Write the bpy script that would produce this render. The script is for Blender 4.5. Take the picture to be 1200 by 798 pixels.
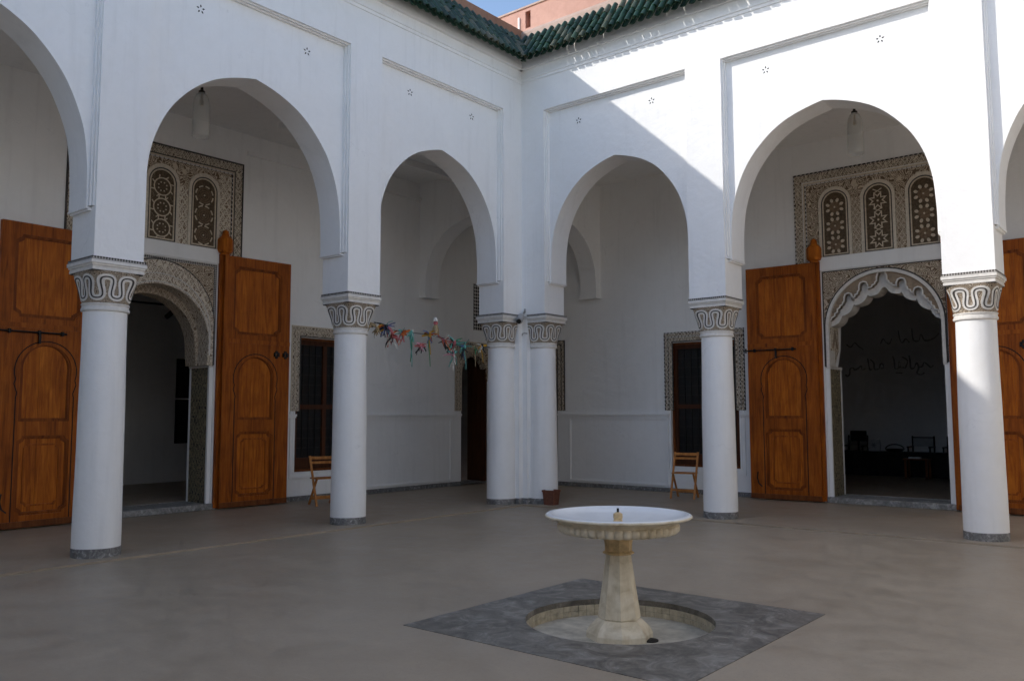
import bpy, bmesh, math, random
from mathutils import Vector, Matrix
from mathutils.geometry import tessellate_polygon
random.seed(7)
PI = math.pi
for o in list(bpy.data.objects):
    bpy.data.objects.remove(o)
scene = bpy.context.scene
COL = scene.collection

# ------------------------------------------------------------------ camera
cam_d = bpy.data.cameras.new('camera')
cam = bpy.data.objects.new('camera', cam_d)
COL.objects.link(cam)
R_ = Vector((0.77054994, 0.63737534, -0.00233616))
U_ = Vector((0.0570555, -0.06532533, 0.99623153))
F_ = Vector((-0.6348208, 0.76777944, 0.0867022))
M = Matrix((R_, U_, -F_)).transposed().to_4x4()
M.translation = Vector((9.1035, -11.2823, 1.5))
cam.matrix_world = M
cam_d.sensor_fit = 'HORIZONTAL'
cam_d.sensor_width = 36.0
cam_d.lens = 992.48 / 1200 * 36
cam_d.clip_start = 0.05
cam_d.clip_end = 500
scene.camera = cam

# ------------------------------------------------------------------ light
L_SUN = Vector((1.05, 1.0, -0.98)).normalized()          # the way the light travels
to_sun = -L_SUN
world = bpy.data.worlds.new('World')
scene.world = world
world.use_nodes = True
wn = world.node_tree
wn.nodes.clear()
wo = wn.nodes.new('ShaderNodeOutputWorld')
wb = wn.nodes.new('ShaderNodeBackground')
ws = wn.nodes.new('ShaderNodeTexSky')
ws.sky_type = 'NISHITA'
ws.sun_disc = False
ws.sun_elevation = math.asin(to_sun.z)
ws.sun_rotation = math.atan2(to_sun.x, to_sun.y)
ws.altitude = 450
ws.air_density = 1.0
ws.dust_density = 1.6
ws.ozone_density = 1.0
wb.inputs['Strength'].default_value = 0.15
wn.links.new(ws.outputs[0], wb.inputs[0])
wn.links.new(wb.outputs[0], wo.inputs[0])
sun_d = bpy.data.lights.new('sun', 'SUN')
sun_d.energy = 2.0
sun_d.angle = math.radians(0.53)
sun_d.color = (1.0, 0.955, 0.89)
sun = bpy.data.objects.new('sun', sun_d)
COL.objects.link(sun)
sun.rotation_euler = to_sun.to_track_quat('Z', 'Y').to_euler()
sun.location = (-8, -8, 14)

scene.view_settings.view_transform = 'Standard'
scene.view_settings.look = 'None'
scene.view_settings.gamma = 1.0
scene.view_settings.exposure = 0.75
scene.cycles.use_denoising = True
scene.cycles.use_adaptive_sampling = True
scene.cycles.adaptive_threshold = 0.03
scene.cycles.max_bounces = 7
scene.cycles.diffuse_bounces = 6
scene.cycles.glossy_bounces = 3
scene.cycles.transmission_bounces = 5
scene.cycles.transparent_max_bounces = 6
scene.cycles.caustics_reflective = False
scene.cycles.caustics_refractive = False
scene.cycles.sample_clamp_indirect = 6.0

# ------------------------------------------------------------------ materials
MATS = {}


class NT:
    def __init__(self, name):
        self.m = bpy.data.materials.new(name)
        self.m.use_nodes = True
        self.t = self.m.node_tree
        self.b = self.t.nodes['Principled BSDF']
        MATS[name] = self.m

    def n(self, typ, ins=None, **props):
        nd = self.t.nodes.new(typ)
        for k, v in props.items():
            setattr(nd, k, v)
        for k, v in (ins or {}).items():
            s = nd.inputs[k]
            if hasattr(v, 'is_output'):
                self.t.links.new(v, s)
            else:
                s.default_value = v
        return nd

    def math(self, op, a, b=None):
        nd = self.t.nodes.new('ShaderNodeMath')
        nd.operation = op
        for i, v in enumerate((a, b)):
            if v is None:
                continue
            if hasattr(v, 'is_output'):
                self.t.links.new(v, nd.inputs[i])
            else:
                nd.inputs[i].default_value = v
        return nd.outputs[0]

    def obj(self):
        return self.n('ShaderNodeNewGeometry').outputs['Position']

    def uv(self):
        return self.n('ShaderNodeUVMap').outputs[0]

    def ramp(self, fac, stops):
        r = self.n('ShaderNodeValToRGB', {0: fac})
        el = r.color_ramp.elements
        while len(el) < len(stops):
            el.new(0.5)
        for e, (p, c) in zip(el, stops):
            e.position = p
            e.color = (*c, 1)
        return r.outputs[0]

    def noise(self, vec, scale, detail=4, rough=0.55, dist=0.0):
        return self.n('ShaderNodeTexNoise', {'Vector': vec, 'Scale': scale, 'Detail': detail, 'Roughness': rough, 'Distortion': dist}).outputs[0]

    def mapping(self, vec, scale=(1, 1, 1), rot=(0, 0, 0), loc=(0, 0, 0)):
        return self.n('ShaderNodeMapping', {'Vector': vec, 'Scale': scale, 'Rotation': rot, 'Location': loc}).outputs[0]

    def mix(self, fac, a, b, mode='MIX'):
        nd = self.n('ShaderNodeMix', data_type='RGBA', blend_type=mode)
        for i, v in ((0, fac), (6, a), (7, b)):
            if hasattr(v, 'is_output'):
                self.t.links.new(v, nd.inputs[i])
            else:
                nd.inputs[i].default_value = v if i == 0 else (*v, 1)
        return nd.outputs[2]

    def bump(self, h, strength, dist=0.01, prev=None):
        ins = {'Height': h, 'Strength': strength, 'Distance': dist}
        if prev is not None:
            ins['Normal'] = prev
        return self.n('ShaderNodeBump', ins).outputs[0]

    def out(self, color=None, rough=None, normal=None, spec=None):
        def put(k, v):
            if v is None:
                return
            if hasattr(v, 'is_output'):
                self.t.links.new(v, self.b.inputs[k])
            elif isinstance(v, tuple):
                self.b.inputs[k].default_value = (*v, 1)
            else:
                self.b.inputs[k].default_value = v
        put('Base Color', color)
        put('Roughness', rough)
        put('Normal', normal)
        put('Specular IOR Level', spec)
        return self.m


def plaster(name, c1, c2, spec=0.25):
    k = NT(name)
    P = k.obj()
    big = k.noise(P, 1.1, 4, 0.62, 0.5)
    mid = k.noise(P, 7.0, 3, 0.6)
    col = k.ramp(k.math('ADD', k.math('MULTIPLY', big, 0.6), k.math('MULTIPLY', mid, 0.4)), [(0.36, c2), (0.60, c1)])
    streak = k.noise(k.mapping(P, (6, 6, 0.45)), 1.4, 3, 0.6)
    col = k.mix(k.math('MULTIPLY', k.ramp(streak, [(0.54, (0, 0, 0)), (0.72, (1, 1, 1))]), 0.30), col, tuple(x * 0.84 for x in c2))
    col = k.mix(k.math('MULTIPLY', k.ramp(mid, [(0.60, (0, 0, 0)), (0.64, (1, 1, 1))]), 0.12), col, tuple(x * 0.84 for x in c2))
    q = k.n('ShaderNodeVectorMath', {0: P, 1: k.n('ShaderNodeCombineXYZ', {0: big, 1: mid, 2: big}).outputs[0]}).outputs[0]
    crack = k.n('ShaderNodeTexVoronoi', {'Vector': q, 'Scale': 0.55}, feature='DISTANCE_TO_EDGE').outputs['Distance']
    cm = k.math('MULTIPLY', k.ramp(crack, [(0.0, (1, 1, 1)), (0.0045, (0, 0, 0))]), k.ramp(big, [(0.50, (0, 0, 0)), (0.62, (1, 1, 1))]))
    col = k.mix(k.math('MULTIPLY', cm, 0.30), col, tuple(x * 0.55 for x in c2))
    h = k.math('ADD', k.math('MULTIPLY', big, 1.6), k.math('MULTIPLY', mid, 0.45))
    return k.out(col, 0.62, k.bump(h, 0.5, 0.022), spec)


plaster('plaster', (0.915, 0.908, 0.89), (0.88, 0.872, 0.85))
plaster('room_plaster', (0.80, 0.79, 0.78), (0.74, 0.73, 0.72))
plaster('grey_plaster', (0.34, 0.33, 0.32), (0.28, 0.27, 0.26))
plaster('pale_room_plaster', (0.80, 0.79, 0.77), (0.74, 0.73, 0.71))
plaster('pink_render', (0.52, 0.30, 0.235), (0.43, 0.235, 0.18))
plaster('beige_render', (0.47, 0.35, 0.29), (0.38, 0.27, 0.215))
plaster('shaded_brown_render', (0.36, 0.20, 0.13), (0.28, 0.15, 0.095))  # pinkish render browned by dirt, with the left parapet's shade in its colour


def concrete():
    k = NT('polished_concrete')
    P = k.obj()
    a = k.noise(P, 0.55, 6, 0.62, 0.8)
    b = k.noise(k.mapping(P, (1, 1, 1)), 3.2, 6, 0.65, 0.5)
    f = k.noise(P, 26, 4, 0.7)
    v = k.math('ADD', k.math('ADD', k.math('MULTIPLY', a, 0.45), k.math('MULTIPLY', b, 0.4)), k.math('MULTIPLY', f, 0.15))
    col = k.ramp(v, [(0.30, (0.265, 0.21, 0.150)), (0.47, (0.335, 0.268, 0.194)), (0.60, (0.385, 0.312, 0.23)), (0.75, (0.44, 0.365, 0.28))])
    scr = k.noise(k.mapping(P, (1.2, 9, 1), (0, 0, 0.6)), 1.6, 6, 0.75, 1.2)
    col = k.mix(k.math('MULTIPLY', k.ramp(scr, [(0.60, (0, 0, 0)), (0.70, (1, 1, 1))]), 0.18), col, (0.52, 0.45, 0.37))
    blot = k.noise(P, 1.5, 3, 0.5, 1.5)
    col = k.mix(k.math('MULTIPLY', k.ramp(blot, [(0.62, (0, 0, 0)), (0.74, (1, 1, 1))]), 0.16), col, (0.24, 0.19, 0.14))
    rough = k.n('ShaderNodeMapRange', {0: b, 1: 0.3, 2: 0.7, 3: 0.38, 4: 0.60}).outputs[0]
    grit = k.noise(P, 75, 2, 0.6)
    col = k.mix(k.math('MULTIPLY', k.ramp(grit, [(0.60, (0, 0, 0)), (0.70, (1, 1, 1))]), 0.30), col, (0.20, 0.165, 0.125))
    nb = k.bump(k.noise(P, 5, 5, 0.6), 0.10, 0.01)
    nb = k.bump(f, 0.05, 0.004, nb)
    return k.out(col, rough, nb, 0.35)


concrete()


def marble(name, base, vein, rough=0.45, scale=5.0, speck=0.5):
    k = NT(name)
    P = k.obj()
    n = k.noise(P, scale, 8, 0.7, 1.4)
    col = k.ramp(n, [(0.36, tuple(x * 0.62 for x in base)), (0.47, base), (0.55, tuple(x * 1.35 for x in base)), (0.66, vein)])
    s = k.noise(P, scale * 9, 4, 0.75)
    col = k.mix(k.math('MULTIPLY', k.ramp(s, [(0.56, (0, 0, 0)), (0.68, (1, 1, 1))]), speck), col, vein)
    return k.out(col, rough, k.bump(s, 0.08, 0.004), 0.4)


marble('grey_marble', (0.17, 0.165, 0.158), (0.50, 0.49, 0.47), 0.5, 14.0, 0.45)
marble('dark_slab_marble', (0.150, 0.134, 0.112), (0.31, 0.285, 0.25), 0.45, 4.5, 0.30)
marble('threshold_marble', (0.22, 0.215, 0.205), (0.46, 0.45, 0.43), 0.5, 9.0, 0.5)


def cream_stone():
    k = NT('cream_marble')
    P = k.obj()
    n = k.noise(P, 7, 6, 0.6, 0.6)
    col = k.ramp(n, [(0.3, (0.52, 0.44, 0.30)), (0.5, (0.70, 0.62, 0.47)), (0.7, (0.78, 0.71, 0.57))])
    st = k.noise(k.mapping(P, (14, 14, 1.6)), 1.0, 5, 0.65)
    col = k.mix(k.math('MULTIPLY', k.ramp(st, [(0.50, (0, 0, 0)), (0.72, (1, 1, 1))]), 0.40), col, (0.46, 0.34, 0.18))
    return k.out(col, 0.42, k.bump(k.noise(P, 40, 4, 0.6), 0.08, 0.004), 0.4)


cream_stone()


def simple(name, c, rough=0.6, var=0.25, scale=14.0, spec=0.4, metallic=0.0, bump=0.1):
    k = NT(name)
    P = k.obj()
    n = k.noise(P, scale, 5, 0.6)
    col = k.ramp(n, [(0.3, tuple(x * (1 - var) for x in c)), (0.7, tuple(min(1, x * (1 + var)) for x in c))])
    k.b.inputs['Metallic'].default_value = metallic
    return k.out(col, rough, k.bump(n, bump, 0.005), spec)


simple('basin_stained_stone', (0.60, 0.43, 0.22), 0.5, 0.3, 18)
simple('white_marble', (0.78, 0.78, 0.77), 0.25, 0.05, 6, 0.5)
simple('pool_tile', (0.52, 0.46, 0.34), 0.35, 0.28, 16)
simple('pool_floor', (0.50, 0.46, 0.38), 0.4, 0.3, 7)
simple('grout', (0.20, 0.17, 0.12), 0.8, 0.2)
simple('black_iron', (0.022, 0.02, 0.018), 0.55, 0.3, 20, 0.4, 0.5)
simple('black_cloth', (0.012, 0.012, 0.013), 0.9, 0.3)
simple('white_cloth', (0.52, 0.52, 0.52), 0.9, 0.1)
simple('dark_glass', (0.02, 0.02, 0.02), 0.2, 0.2, 3)
simple('paper', (0.75, 0.75, 0.73), 0.8, 0.05)
simple('terracotta', (0.17, 0.062, 0.036), 0.7, 0.3)
simple('soil', (0.03, 0.022, 0.015), 0.95, 0.4, 40)
simple('ink', (0.30, 0.30, 0.30), 0.8, 0.2)
simple('brown_floor', (0.20, 0.15, 0.10), 0.5, 0.25, 6)
simple('hole_shade_and_joint', (0.012, 0.011, 0.01), 0.9, 0.2)  # darkness inside the vent slits as colour; also the wicket joint
simple('camera_body', (0.36, 0.35, 0.34), 0.4, 0.1)
simple('brass', (0.35, 0.24, 0.10), 0.35, 0.3, 20, 0.5, 0.8)
simple('stucco_white', (0.74, 0.71, 0.66), 0.7, 0.10, 18, 0.2)
simple('stucco_pale', (0.68, 0.61, 0.50), 0.75, 0.15, 26, 0.2)
simple('stucco_cream', (0.62, 0.53, 0.40), 0.75, 0.2, 30, 0.2)
simple('stucco_dark', (0.120, 0.086, 0.054), 0.75, 0.4, 30, 0.2)
simple('stucco_brown', (0.20, 0.135, 0.085), 0.75, 0.35, 30, 0.2)
simple('stucco_taupe', (0.33, 0.25, 0.175), 0.8, 0.25, 12, 0.2)
simple('dark_line', (0.075, 0.068, 0.062), 0.7, 0.3, 30, 0.2)
simple('painting_canvas', (0.022, 0.02, 0.018), 0.5, 0.5, 5)
for nm, c in (('cloth_red', (0.45, 0.13, 0.14)), ('cloth_teal', (0.12, 0.36, 0.32)), ('cloth_yellow', (0.55, 0.30, 0.03)), ('cloth_blue', (0.10, 0.13, 0.26)),
              ('cloth_black', (0.02, 0.02, 0.025)), ('cloth_white', (0.7, 0.68, 0.62)), ('cloth_green', (0.04, 0.20, 0.09)), ('cloth_pink', (0.55, 0.28, 0.34)),
              ('cloth_orange', (0.5, 0.13, 0.03)), ('cloth_tan', (0.36, 0.27, 0.15))):
    simple(nm, c, 0.8, 0.3, 30)


def wood(name, c1, c2, c3):
    k = NT(name)
    P = k.obj()
    oi = k.n('ShaderNodeObjectInfo').outputs['Random']
    off = k.n('ShaderNodeCombineXYZ', {0: k.math('MULTIPLY', oi, 37.0), 1: k.math('MULTIPLY', oi, 17.0), 2: oi}).outputs[0]
    Q = k.n('ShaderNodeVectorMath', {0: P, 1: off}).outputs[0]
    g = k.noise(k.mapping(Q, (9, 9, 0.8)), 1.6, 7, 0.62, 0.9)
    h = k.noise(k.mapping(Q, (42, 42, 1.6)), 1.6, 5, 0.6, 0.4)
    v = k.math('ADD', k.math('MULTIPLY', g, 0.68), k.math('MULTIPLY', h, 0.32))
    col = k.ramp(v, [(0.33, c3), (0.50, c1), (0.66, c2)])
    wear = k.noise(Q, 3.0, 5, 0.6)
    col = k.mix(k.math('MULTIPLY', k.ramp(wear, [(0.44, (0, 0, 0)), (0.72, (1, 1, 1))]), 0.42), col, c3)
    return k.out(col, 0.52, k.bump(h, 0.14, 0.004), 0.18)


wood('cedar', (0.43, 0.112, 0.008), (0.60, 0.185, 0.016), (0.19, 0.040, 0.004))
wood('cedar_frame', (0.34, 0.085, 0.007), (0.47, 0.135, 0.013), (0.15, 0.032, 0.004))
wood('cedar_bead', (0.23, 0.055, 0.006), (0.32, 0.085, 0.010), (0.10, 0.022, 0.003))
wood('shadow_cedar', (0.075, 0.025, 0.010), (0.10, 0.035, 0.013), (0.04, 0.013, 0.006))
wood('dark_cedar', (0.17, 0.050, 0.012), (0.23, 0.075, 0.02), (0.08, 0.024, 0.008))
wood('beech', (0.48, 0.20, 0.055), (0.60, 0.28, 0.085), (0.30, 0.11, 0.028))


def carved(name, light, dark, cell=6.0, lines=60.0, thr=0.5, lattice=0.0, bump=0.6):
    """carved arabesque: curling tendrils, small rosettes on a loose net, optional lozenge lattice"""
    k = NT(name)
    uv = k.uv()
    n = k.n('ShaderNodeTexNoise', {'Vector': uv, 'Scale': cell, 'Detail': 1.0, 'Roughness': 0.4, 'Distortion': 0.5}, noise_dimensions='2D').outputs[0]
    ten = k.math('SINE', k.math('MULTIPLY', n, lines))
    t01 = k.n('ShaderNodeMapRange', {0: ten, 1: -0.35, 2: 0.55, 3: 0.0, 4: 1.0}).outputs[0]
    vo = k.n('ShaderNodeTexVoronoi', {'Vector': uv, 'Scale': cell * 1.15, 'Randomness': 0.35}, voronoi_dimensions='2D', feature='F1').outputs['Distance']
    ros = k.math('SINE', k.math('MULTIPLY', vo, 34.0))
    r01 = k.n('ShaderNodeMapRange', {0: ros, 1: -0.2, 2: 0.6, 3: 0.0, 4: 1.0}).outputs[0]
    near = k.n('ShaderNodeMapRange', {0: vo, 1: 0.26, 2: 0.34, 3: 1.0, 4: 0.0}).outputs[0]
    h = k.n('ShaderNodeMix', {0: near, 2: t01, 3: r01}).outputs[0]
    if lattice:
        sx = k.n('ShaderNodeSeparateXYZ', {0: uv})
        a = k.math('ADD', k.math('MULTIPLY', sx.outputs[0], lattice * 1.5), k.math('MULTIPLY', sx.outputs[1], lattice))
        b = k.math('SUBTRACT', k.math('MULTIPLY', sx.outputs[0], lattice * 1.5), k.math('MULTIPLY', sx.outputs[1], lattice))
        la = k.math('MINIMUM', k.math('ABSOLUTE', k.math('SINE', a)), k.math('ABSOLUTE', k.math('SINE', b)))
        l01 = k.n('ShaderNodeMapRange', {0: la, 1: 0.12, 2: 0.30, 3: 1.0, 4: 0.0}).outputs[0]
        h = k.math('MAXIMUM', h, l01)
    fine = k.noise(uv, 60, 2, 0.5)
    h2 = k.math('ADD', k.math('MULTIPLY', h, 0.85), k.math('MULTIPLY', fine, 0.3))
    col = k.ramp(h2, [(thr - 0.25, dark), (thr + 0.20, light)])
    return k.out(col, 0.78, k.bump(h2, bump, 0.012), 0.2)


carved('carved_stucco', (0.66, 0.56, 0.43), (0.19, 0.130, 0.082), 7.0, 62.0, 0.52)
carved('carved_stucco_fine', (0.62, 0.53, 0.41), (0.21, 0.145, 0.095), 10.0, 60.0, 0.52, 26.0)
carved('carved_stucco_pale', (0.74, 0.66, 0.54), (0.28, 0.20, 0.135), 7.0, 50.0, 0.42, 20.0)
carved('carved_band', (0.66, 0.58, 0.46), (0.14, 0.098, 0.065), 9.0, 50.0, 0.52, 30.0)
carved('zellige', (0.30, 0.25, 0.155), (0.055, 0.052, 0.045), 7.0, 46.0, 0.56, 24.0, 0.1)
carved('capital_ground', (0.56, 0.47, 0.36), (0.17, 0.125, 0.085), 17.0, 46.0, 0.52)


def checker_band(name, a, b, sc):
    k = NT(name)
    ch = k.n('ShaderNodeTexChecker', {'Vector': k.mapping(k.uv(), (1, 1, 1), (0, 0, PI / 4)), 'Scale': sc})
    col = k.mix(ch.outputs[1], a, b)
    return k.out(col, 0.75, k.bump(ch.outputs[1], 0.4, 0.008), 0.2)


checker_band('braid', (0.52, 0.49, 0.45), (0.04, 0.035, 0.03), 46)
checker_band('perforated', (0.60, 0.57, 0.53), (0.035, 0.03, 0.028), 19)


def glazed():
    k = NT('green_glaze')
    P = k.obj()
    rnd = k.n('ShaderNodeObjectInfo').outputs['Random']
    n = k.noise(P, 22, 5, 0.65)
    c1 = k.ramp(rnd, [(0.0, (0.008, 0.028, 0.012)), (0.5, (0.013, 0.046, 0.020)), (0.8, (0.034, 0.070, 0.036)), (1.0, (0.13, 0.12, 0.075))])
    col = k.mix(k.math('MULTIPLY', k.ramp(n, [(0.52, (0, 0, 0)), (0.74, (1, 1, 1))]), 0.5), c1, (0.10, 0.10, 0.075))
    return k.out(col, 0.38, k.bump(n, 0.15, 0.004), 0.45)


glazed()
simple('roof_bed', (0.05, 0.05, 0.045), 0.9, 0.3, 30)
k = NT('lamp_glass')
k.out((0.80, 0.80, 0.78), 0.12, None, 0.5)
_tr = k.n('ShaderNodeBsdfTransparent', {0: (0.97, 0.97, 0.96, 1)})
_mx = k.n('ShaderNodeMixShader', {0: 0.30, 1: _tr.outputs[0], 2: k.b.outputs[0]})
k.t.links.new(_mx.outputs[0], k.t.nodes['Material Output'].inputs[0])

# ------------------------------------------------------------------ builders
TL = lambda s, n, z: Vector((n, -s, z))      # left side: s runs from the corner towards the viewer, n into the court
TR = lambda s, n, z: Vector((s, -n, z))      # right side
SIDE = {'L': TL, 'R': TR}


def thing(name, loc, label, cat, group=None, rotz=0.0):
    o = bpy.data.objects.new(name, None)
    o.empty_display_size = 0.2
    COL.objects.link(o)
    o.location = loc
    o.rotation_euler = (0, 0, rotz)
    o['label'] = label
    o['category'] = cat
    o['kind'] = 'thing'
    if group:
        o['group'] = group
    return o


def finish(bm, ang=32):
    bmesh.ops.remove_doubles(bm, verts=bm.verts, dist=1e-5)
    bmesh.ops.recalc_face_normals(bm, faces=bm.faces)
    lim = math.radians(ang)
    for f in bm.faces:
        f.smooth = True
    for e in bm.edges:
        e.smooth = len(e.link_faces) == 2 and e.calc_face_angle(0.0) < lim


def build(name, bm, mat, parent=None, local=False, ang=32):
    """one mesh object; vertices given in world space unless local"""
    finish(bm, ang)
    base = Vector((0, 0, 0))
    p = parent
    while p is not None:
        base += p.location
        p = p.parent
    if not local:
        for v in bm.verts:
            v.co -= base
    me = bpy.data.meshes.new(name)
    bm.to_mesh(me)
    bm.free()
    for m in (mat if isinstance(mat, (list, tuple)) else [mat]):
        me.materials.append(MATS[m])
    o = bpy.data.objects.new(name, me)
    COL.objects.link(o)
    if parent is not None:
        o.parent = parent
    return o


def single(name, bm, mat, label, cat, group=None, kind=None):
    o = build(name, bm, mat)
    # origin to the base of the thing
    vs = [v.co for v in o.data.vertices]
    c = Vector(((min(v.x for v in vs) + max(v.x for v in vs)) / 2, (min(v.y for v in vs) + max(v.y for v in vs)) / 2, min(v.z for v in vs)))
    o.data.transform(Matrix.Translation(-c))
    o.location = c
    o['kind'] = kind or 'thing'
    if cat:
        o['category'] = cat
    if label:
        o['label'] = label
    if group:
        o['group'] = group
    return o


def slab(bm, f, outer, holes, e0, e1, mat_index=0):
    """plate: outline (p,q) with holes, extruded from e0 to e1; f(p,q,e) -> world. UV = (p,q) in metres"""
    uvl = bm.loops.layers.uv.verify()
    loops = [outer] + list(holes)
    tri = tessellate_polygon([[Vector((p, q, 0)) for p, q in lp] for lp in loops])
    flat = [pt for lp in loops for pt in lp]
    A = [bm.verts.new(f(p, q, e0)) for p, q in flat]
    B = [bm.verts.new(f(p, q, e1)) for p, q in flat]

    def face(vs, uvs):
        try:
            fc = bm.faces.new(vs)
        except ValueError:
            return
        fc.material_index = mat_index
        for l, u in zip(fc.loops, uvs):
            l[uvl].uv = u
    for t in tri:
        face([A[i] for i in t], [flat[i] for i in t])
        face([B[i] for i in t], [flat[i] for i in t])
    k0 = 0
    for lp in loops:
        n = len(lp)
        d = 0.0
        for i in range(n):
            j = (i + 1) % n
            a, b = k0 + i, k0 + j
            seg = math.dist(flat[a], flat[b])
            face([A[a], A[b], B[b], B[a]], [(e0, d), (e0, d + seg), (e1, d + seg), (e1, d)])
            d += seg
        k0 += n


def rect(p0, p1, q0, q1):
    return [(p0, q0), (p1, q0), (p1, q1), (p0, q1)]


def box(bm, f, p0, p1, q0, q1, e0, e1):
    slab(bm, f, rect(p0, p1, q0, q1), [], e0, e1)


def fside(side):
    T = SIDE[side]
    return lambda p, q, e: T(p, e, q)        # p = s, q = z, e = n


def wbox(bm, x0, x1, y0, y1, z0, z1):
    slab(bm, lambda p, q, e: Vector((p, q, e)), rect(x0, x1, y0, y1), [], z0, z1)


def bevel(bm, w=0.006, seg=1):
    bmesh.ops.remove_doubles(bm, verts=bm.verts, dist=1e-5)
    bmesh.ops.dissolve_limit(bm, angle_limit=0.01, verts=bm.verts, edges=bm.edges)
    es = [e for e in bm.edges if len(e.link_faces) == 2 and e.calc_face_angle(0) > 0.6]
    bmesh.ops.bevel(bm, geom=es, offset=w, segments=seg, affect='EDGES', profile=0.6)


def lathe(bm, c, prof, seg=32, mod=None, rot=0.0, cap=True):
    """prof [(r,z)]; mod(theta, r, z) -> r"""
    rings = []
    for r, z in prof:
        if r < 1e-6:
            rings.append([bm.verts.new((c[0], c[1], c[2] + z))])
            continue
        ring = []
        for i in range(seg):
            t = 2 * PI * i / seg + rot
            rr = mod(t, r, z) if mod else r
            ring.append(bm.verts.new((c[0] + rr * math.cos(t), c[1] + rr * math.sin(t), c[2] + z)))
        rings.append(ring)
    for a, b in zip(rings, rings[1:]):
        for i in range(seg):
            j = (i + 1) % seg
            if len(a) == 1 and len(b) == 1:
                continue
            if len(a) == 1:
                bm.faces.new((a[0], b[j], b[i]))
            elif len(b) == 1:
                bm.faces.new((a[i], a[j], b[0]))
            else:
                bm.faces.new((a[i], a[j], b[j], b[i]))
    for ring, flip in ((rings[0], True), (rings[-1], False)):
        if cap and len(ring) > 2:
            bm.faces.new(ring[::-1] if flip else ring)


def tube(bm, pts, r, seg=8, cap=True):
    pts = [Vector(p) for p in pts]
    rs = r if isinstance(r, (list, tuple)) else [r] * len(pts)
    rings = []
    for i, p in enumerate(pts):
        d = (pts[min(i + 1, len(pts) - 1)] - pts[max(i - 1, 0)]).normalized()
        a = d.orthogonal().normalized() if i == 0 else None
        if i == 0:
            u = a
        else:
            u = (u - d * u.dot(d)).normalized()
        v = d.cross(u)
        rings.append([bm.verts.new(p + (u * math.cos(2 * PI * k / seg) + v * math.sin(2 * PI * k / seg)) * rs[i]) for k in range(seg)])
    for a, b in zip(rings, rings[1:]):
        for k in range(seg):
            bm.faces.new((a[k], a[(k + 1) % seg], b[(k + 1) % seg], b[k]))
    if cap:
        bm.faces.new(rings[0][::-1])
        bm.faces.new(rings[-1])


def bar(bm, a, b, w, t, up=(0, 0, 1)):
    """square bar from a to b, w across, t along the other axis"""
    a, b = Vector(a), Vector(b)
    d = (b - a).normalized()
    u = d.cross(Vector(up))
    if u.length < 1e-4:
        u = d.cross(Vector((1, 0, 0)))
    u.normalize()
    v = u.cross(d)
    vs = []
    for p in (a, b):
        for su, sv in ((-1, -1), (1, -1), (1, 1), (-1, 1)):
            vs.append(bm.verts.new(p + u * (su * w / 2) + v * (sv * t / 2)))
    for q in ((0, 1, 2, 3), (7, 6, 5, 4), (0, 4, 5, 1), (1, 5, 6, 2), (2, 6, 7, 3), (3, 7, 4, 0)):
        bm.faces.new([vs[i] for i in q])


def NB():
    return bmesh.new()


from mathutils import noise as mnoise


def wobble(poly, seed, amp=0.0035, step=0.22):
    """subdivide an outline and nudge it so that plaster edges are not ruler-straight"""
    out = []
    n = len(poly)
    for i in range(n):
        a, b = poly[i], poly[(i + 1) % n]
        k = max(1, int(math.dist(a, b) / step))
        for j in range(k):
            t = j / k
            p = (a[0] + (b[0] - a[0]) * t, a[1] + (b[1] - a[1]) * t)
            v = mnoise.noise_vector(Vector((p[0] * 1.7 + seed, p[1] * 1.7, seed * 3.1))) + mnoise.noise_vector(Vector((p[0] * 5 + seed, p[1] * 5, 7.7))) * 0.4
            out.append((p[0] + v.x * amp, p[1] + v.y * amp))
    return out


# arch outline: half-profile measured on the photograph (offset from the axis, height above the springing)
BIG = [(1.0, 0.0), (1.0, 0.12), (0.992, 0.24), (0.974, 0.355), (0.938, 0.46), (0.88, 0.565), (0.80, 0.665), (0.70, 0.752), (0.60, 0.820), (0.50, 0.872), (0.40, 0.912), (0.30, 0.942), (0.20, 0.966), (0.10, 0.985), (0.0, 1.0)]


def smooth_poly(pts, n=4):
    out = []
    for i in range(len(pts) - 1):
        p0, p1, p2, p3 = pts[max(i - 1, 0)], pts[i], pts[i + 1], pts[min(i + 2, len(pts) - 1)]
        for k in range(n):
            t = k / n
            out.append(tuple(0.5 * (2 * p1[a] + (p2[a] - p0[a]) * t + (2 * p0[a] - 5 * p1[a] + 4 * p2[a] - p3[a]) * t * t + (3 * p1[a] - p0[a] - 3 * p2[a] + p3[a]) * t ** 3) for a in (0, 1)))
    out.append(pts[-1])
    return out


BIGS = smooth_poly(BIG, 4)


def arch(c, hw, z0, rise):
    left = [(c - hw * x, z0 + rise * y) for x, y in BIGS]
    right = [(c + hw * x, z0 + rise * y) for x, y in BIGS[::-1]][1:]
    return left + right          # from lower left over the top to lower right


# ------------------------------------------------------------------ the plan (metres; the court's inner corner is the origin)
PIERS = {'L': [(3.234, 3.82), (6.711, 7.256)], 'R': [(3.189, 3.771), (6.622, 7.198)]}
CP = 0.49
D = 3.35            # gallery wall
WT = 0.60           # its thickness
SE = {'L': 21.5, 'R': 12.4}      # ends of the arcades
ZC, ZI, ZP, ZT = 3.195, 3.74, 6.715, 7.52
E_ = 0.05
NAMES = {'L': 'left', 'R': 'right'}
PORT = {'L': 4.78, 'R': 4.96}


def bays(side):
    p = PIERS[side]
    out = [(CP, p[0][0], 1.94), (p[0][1], p[1][0], 2.04)]
    a = p[1][1]
    while a + 2.86 < SE[side] - 0.5:
        out.append((a, a + 2.86, 2.04))
        a += 2.86 + 0.57
    return out


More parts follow.
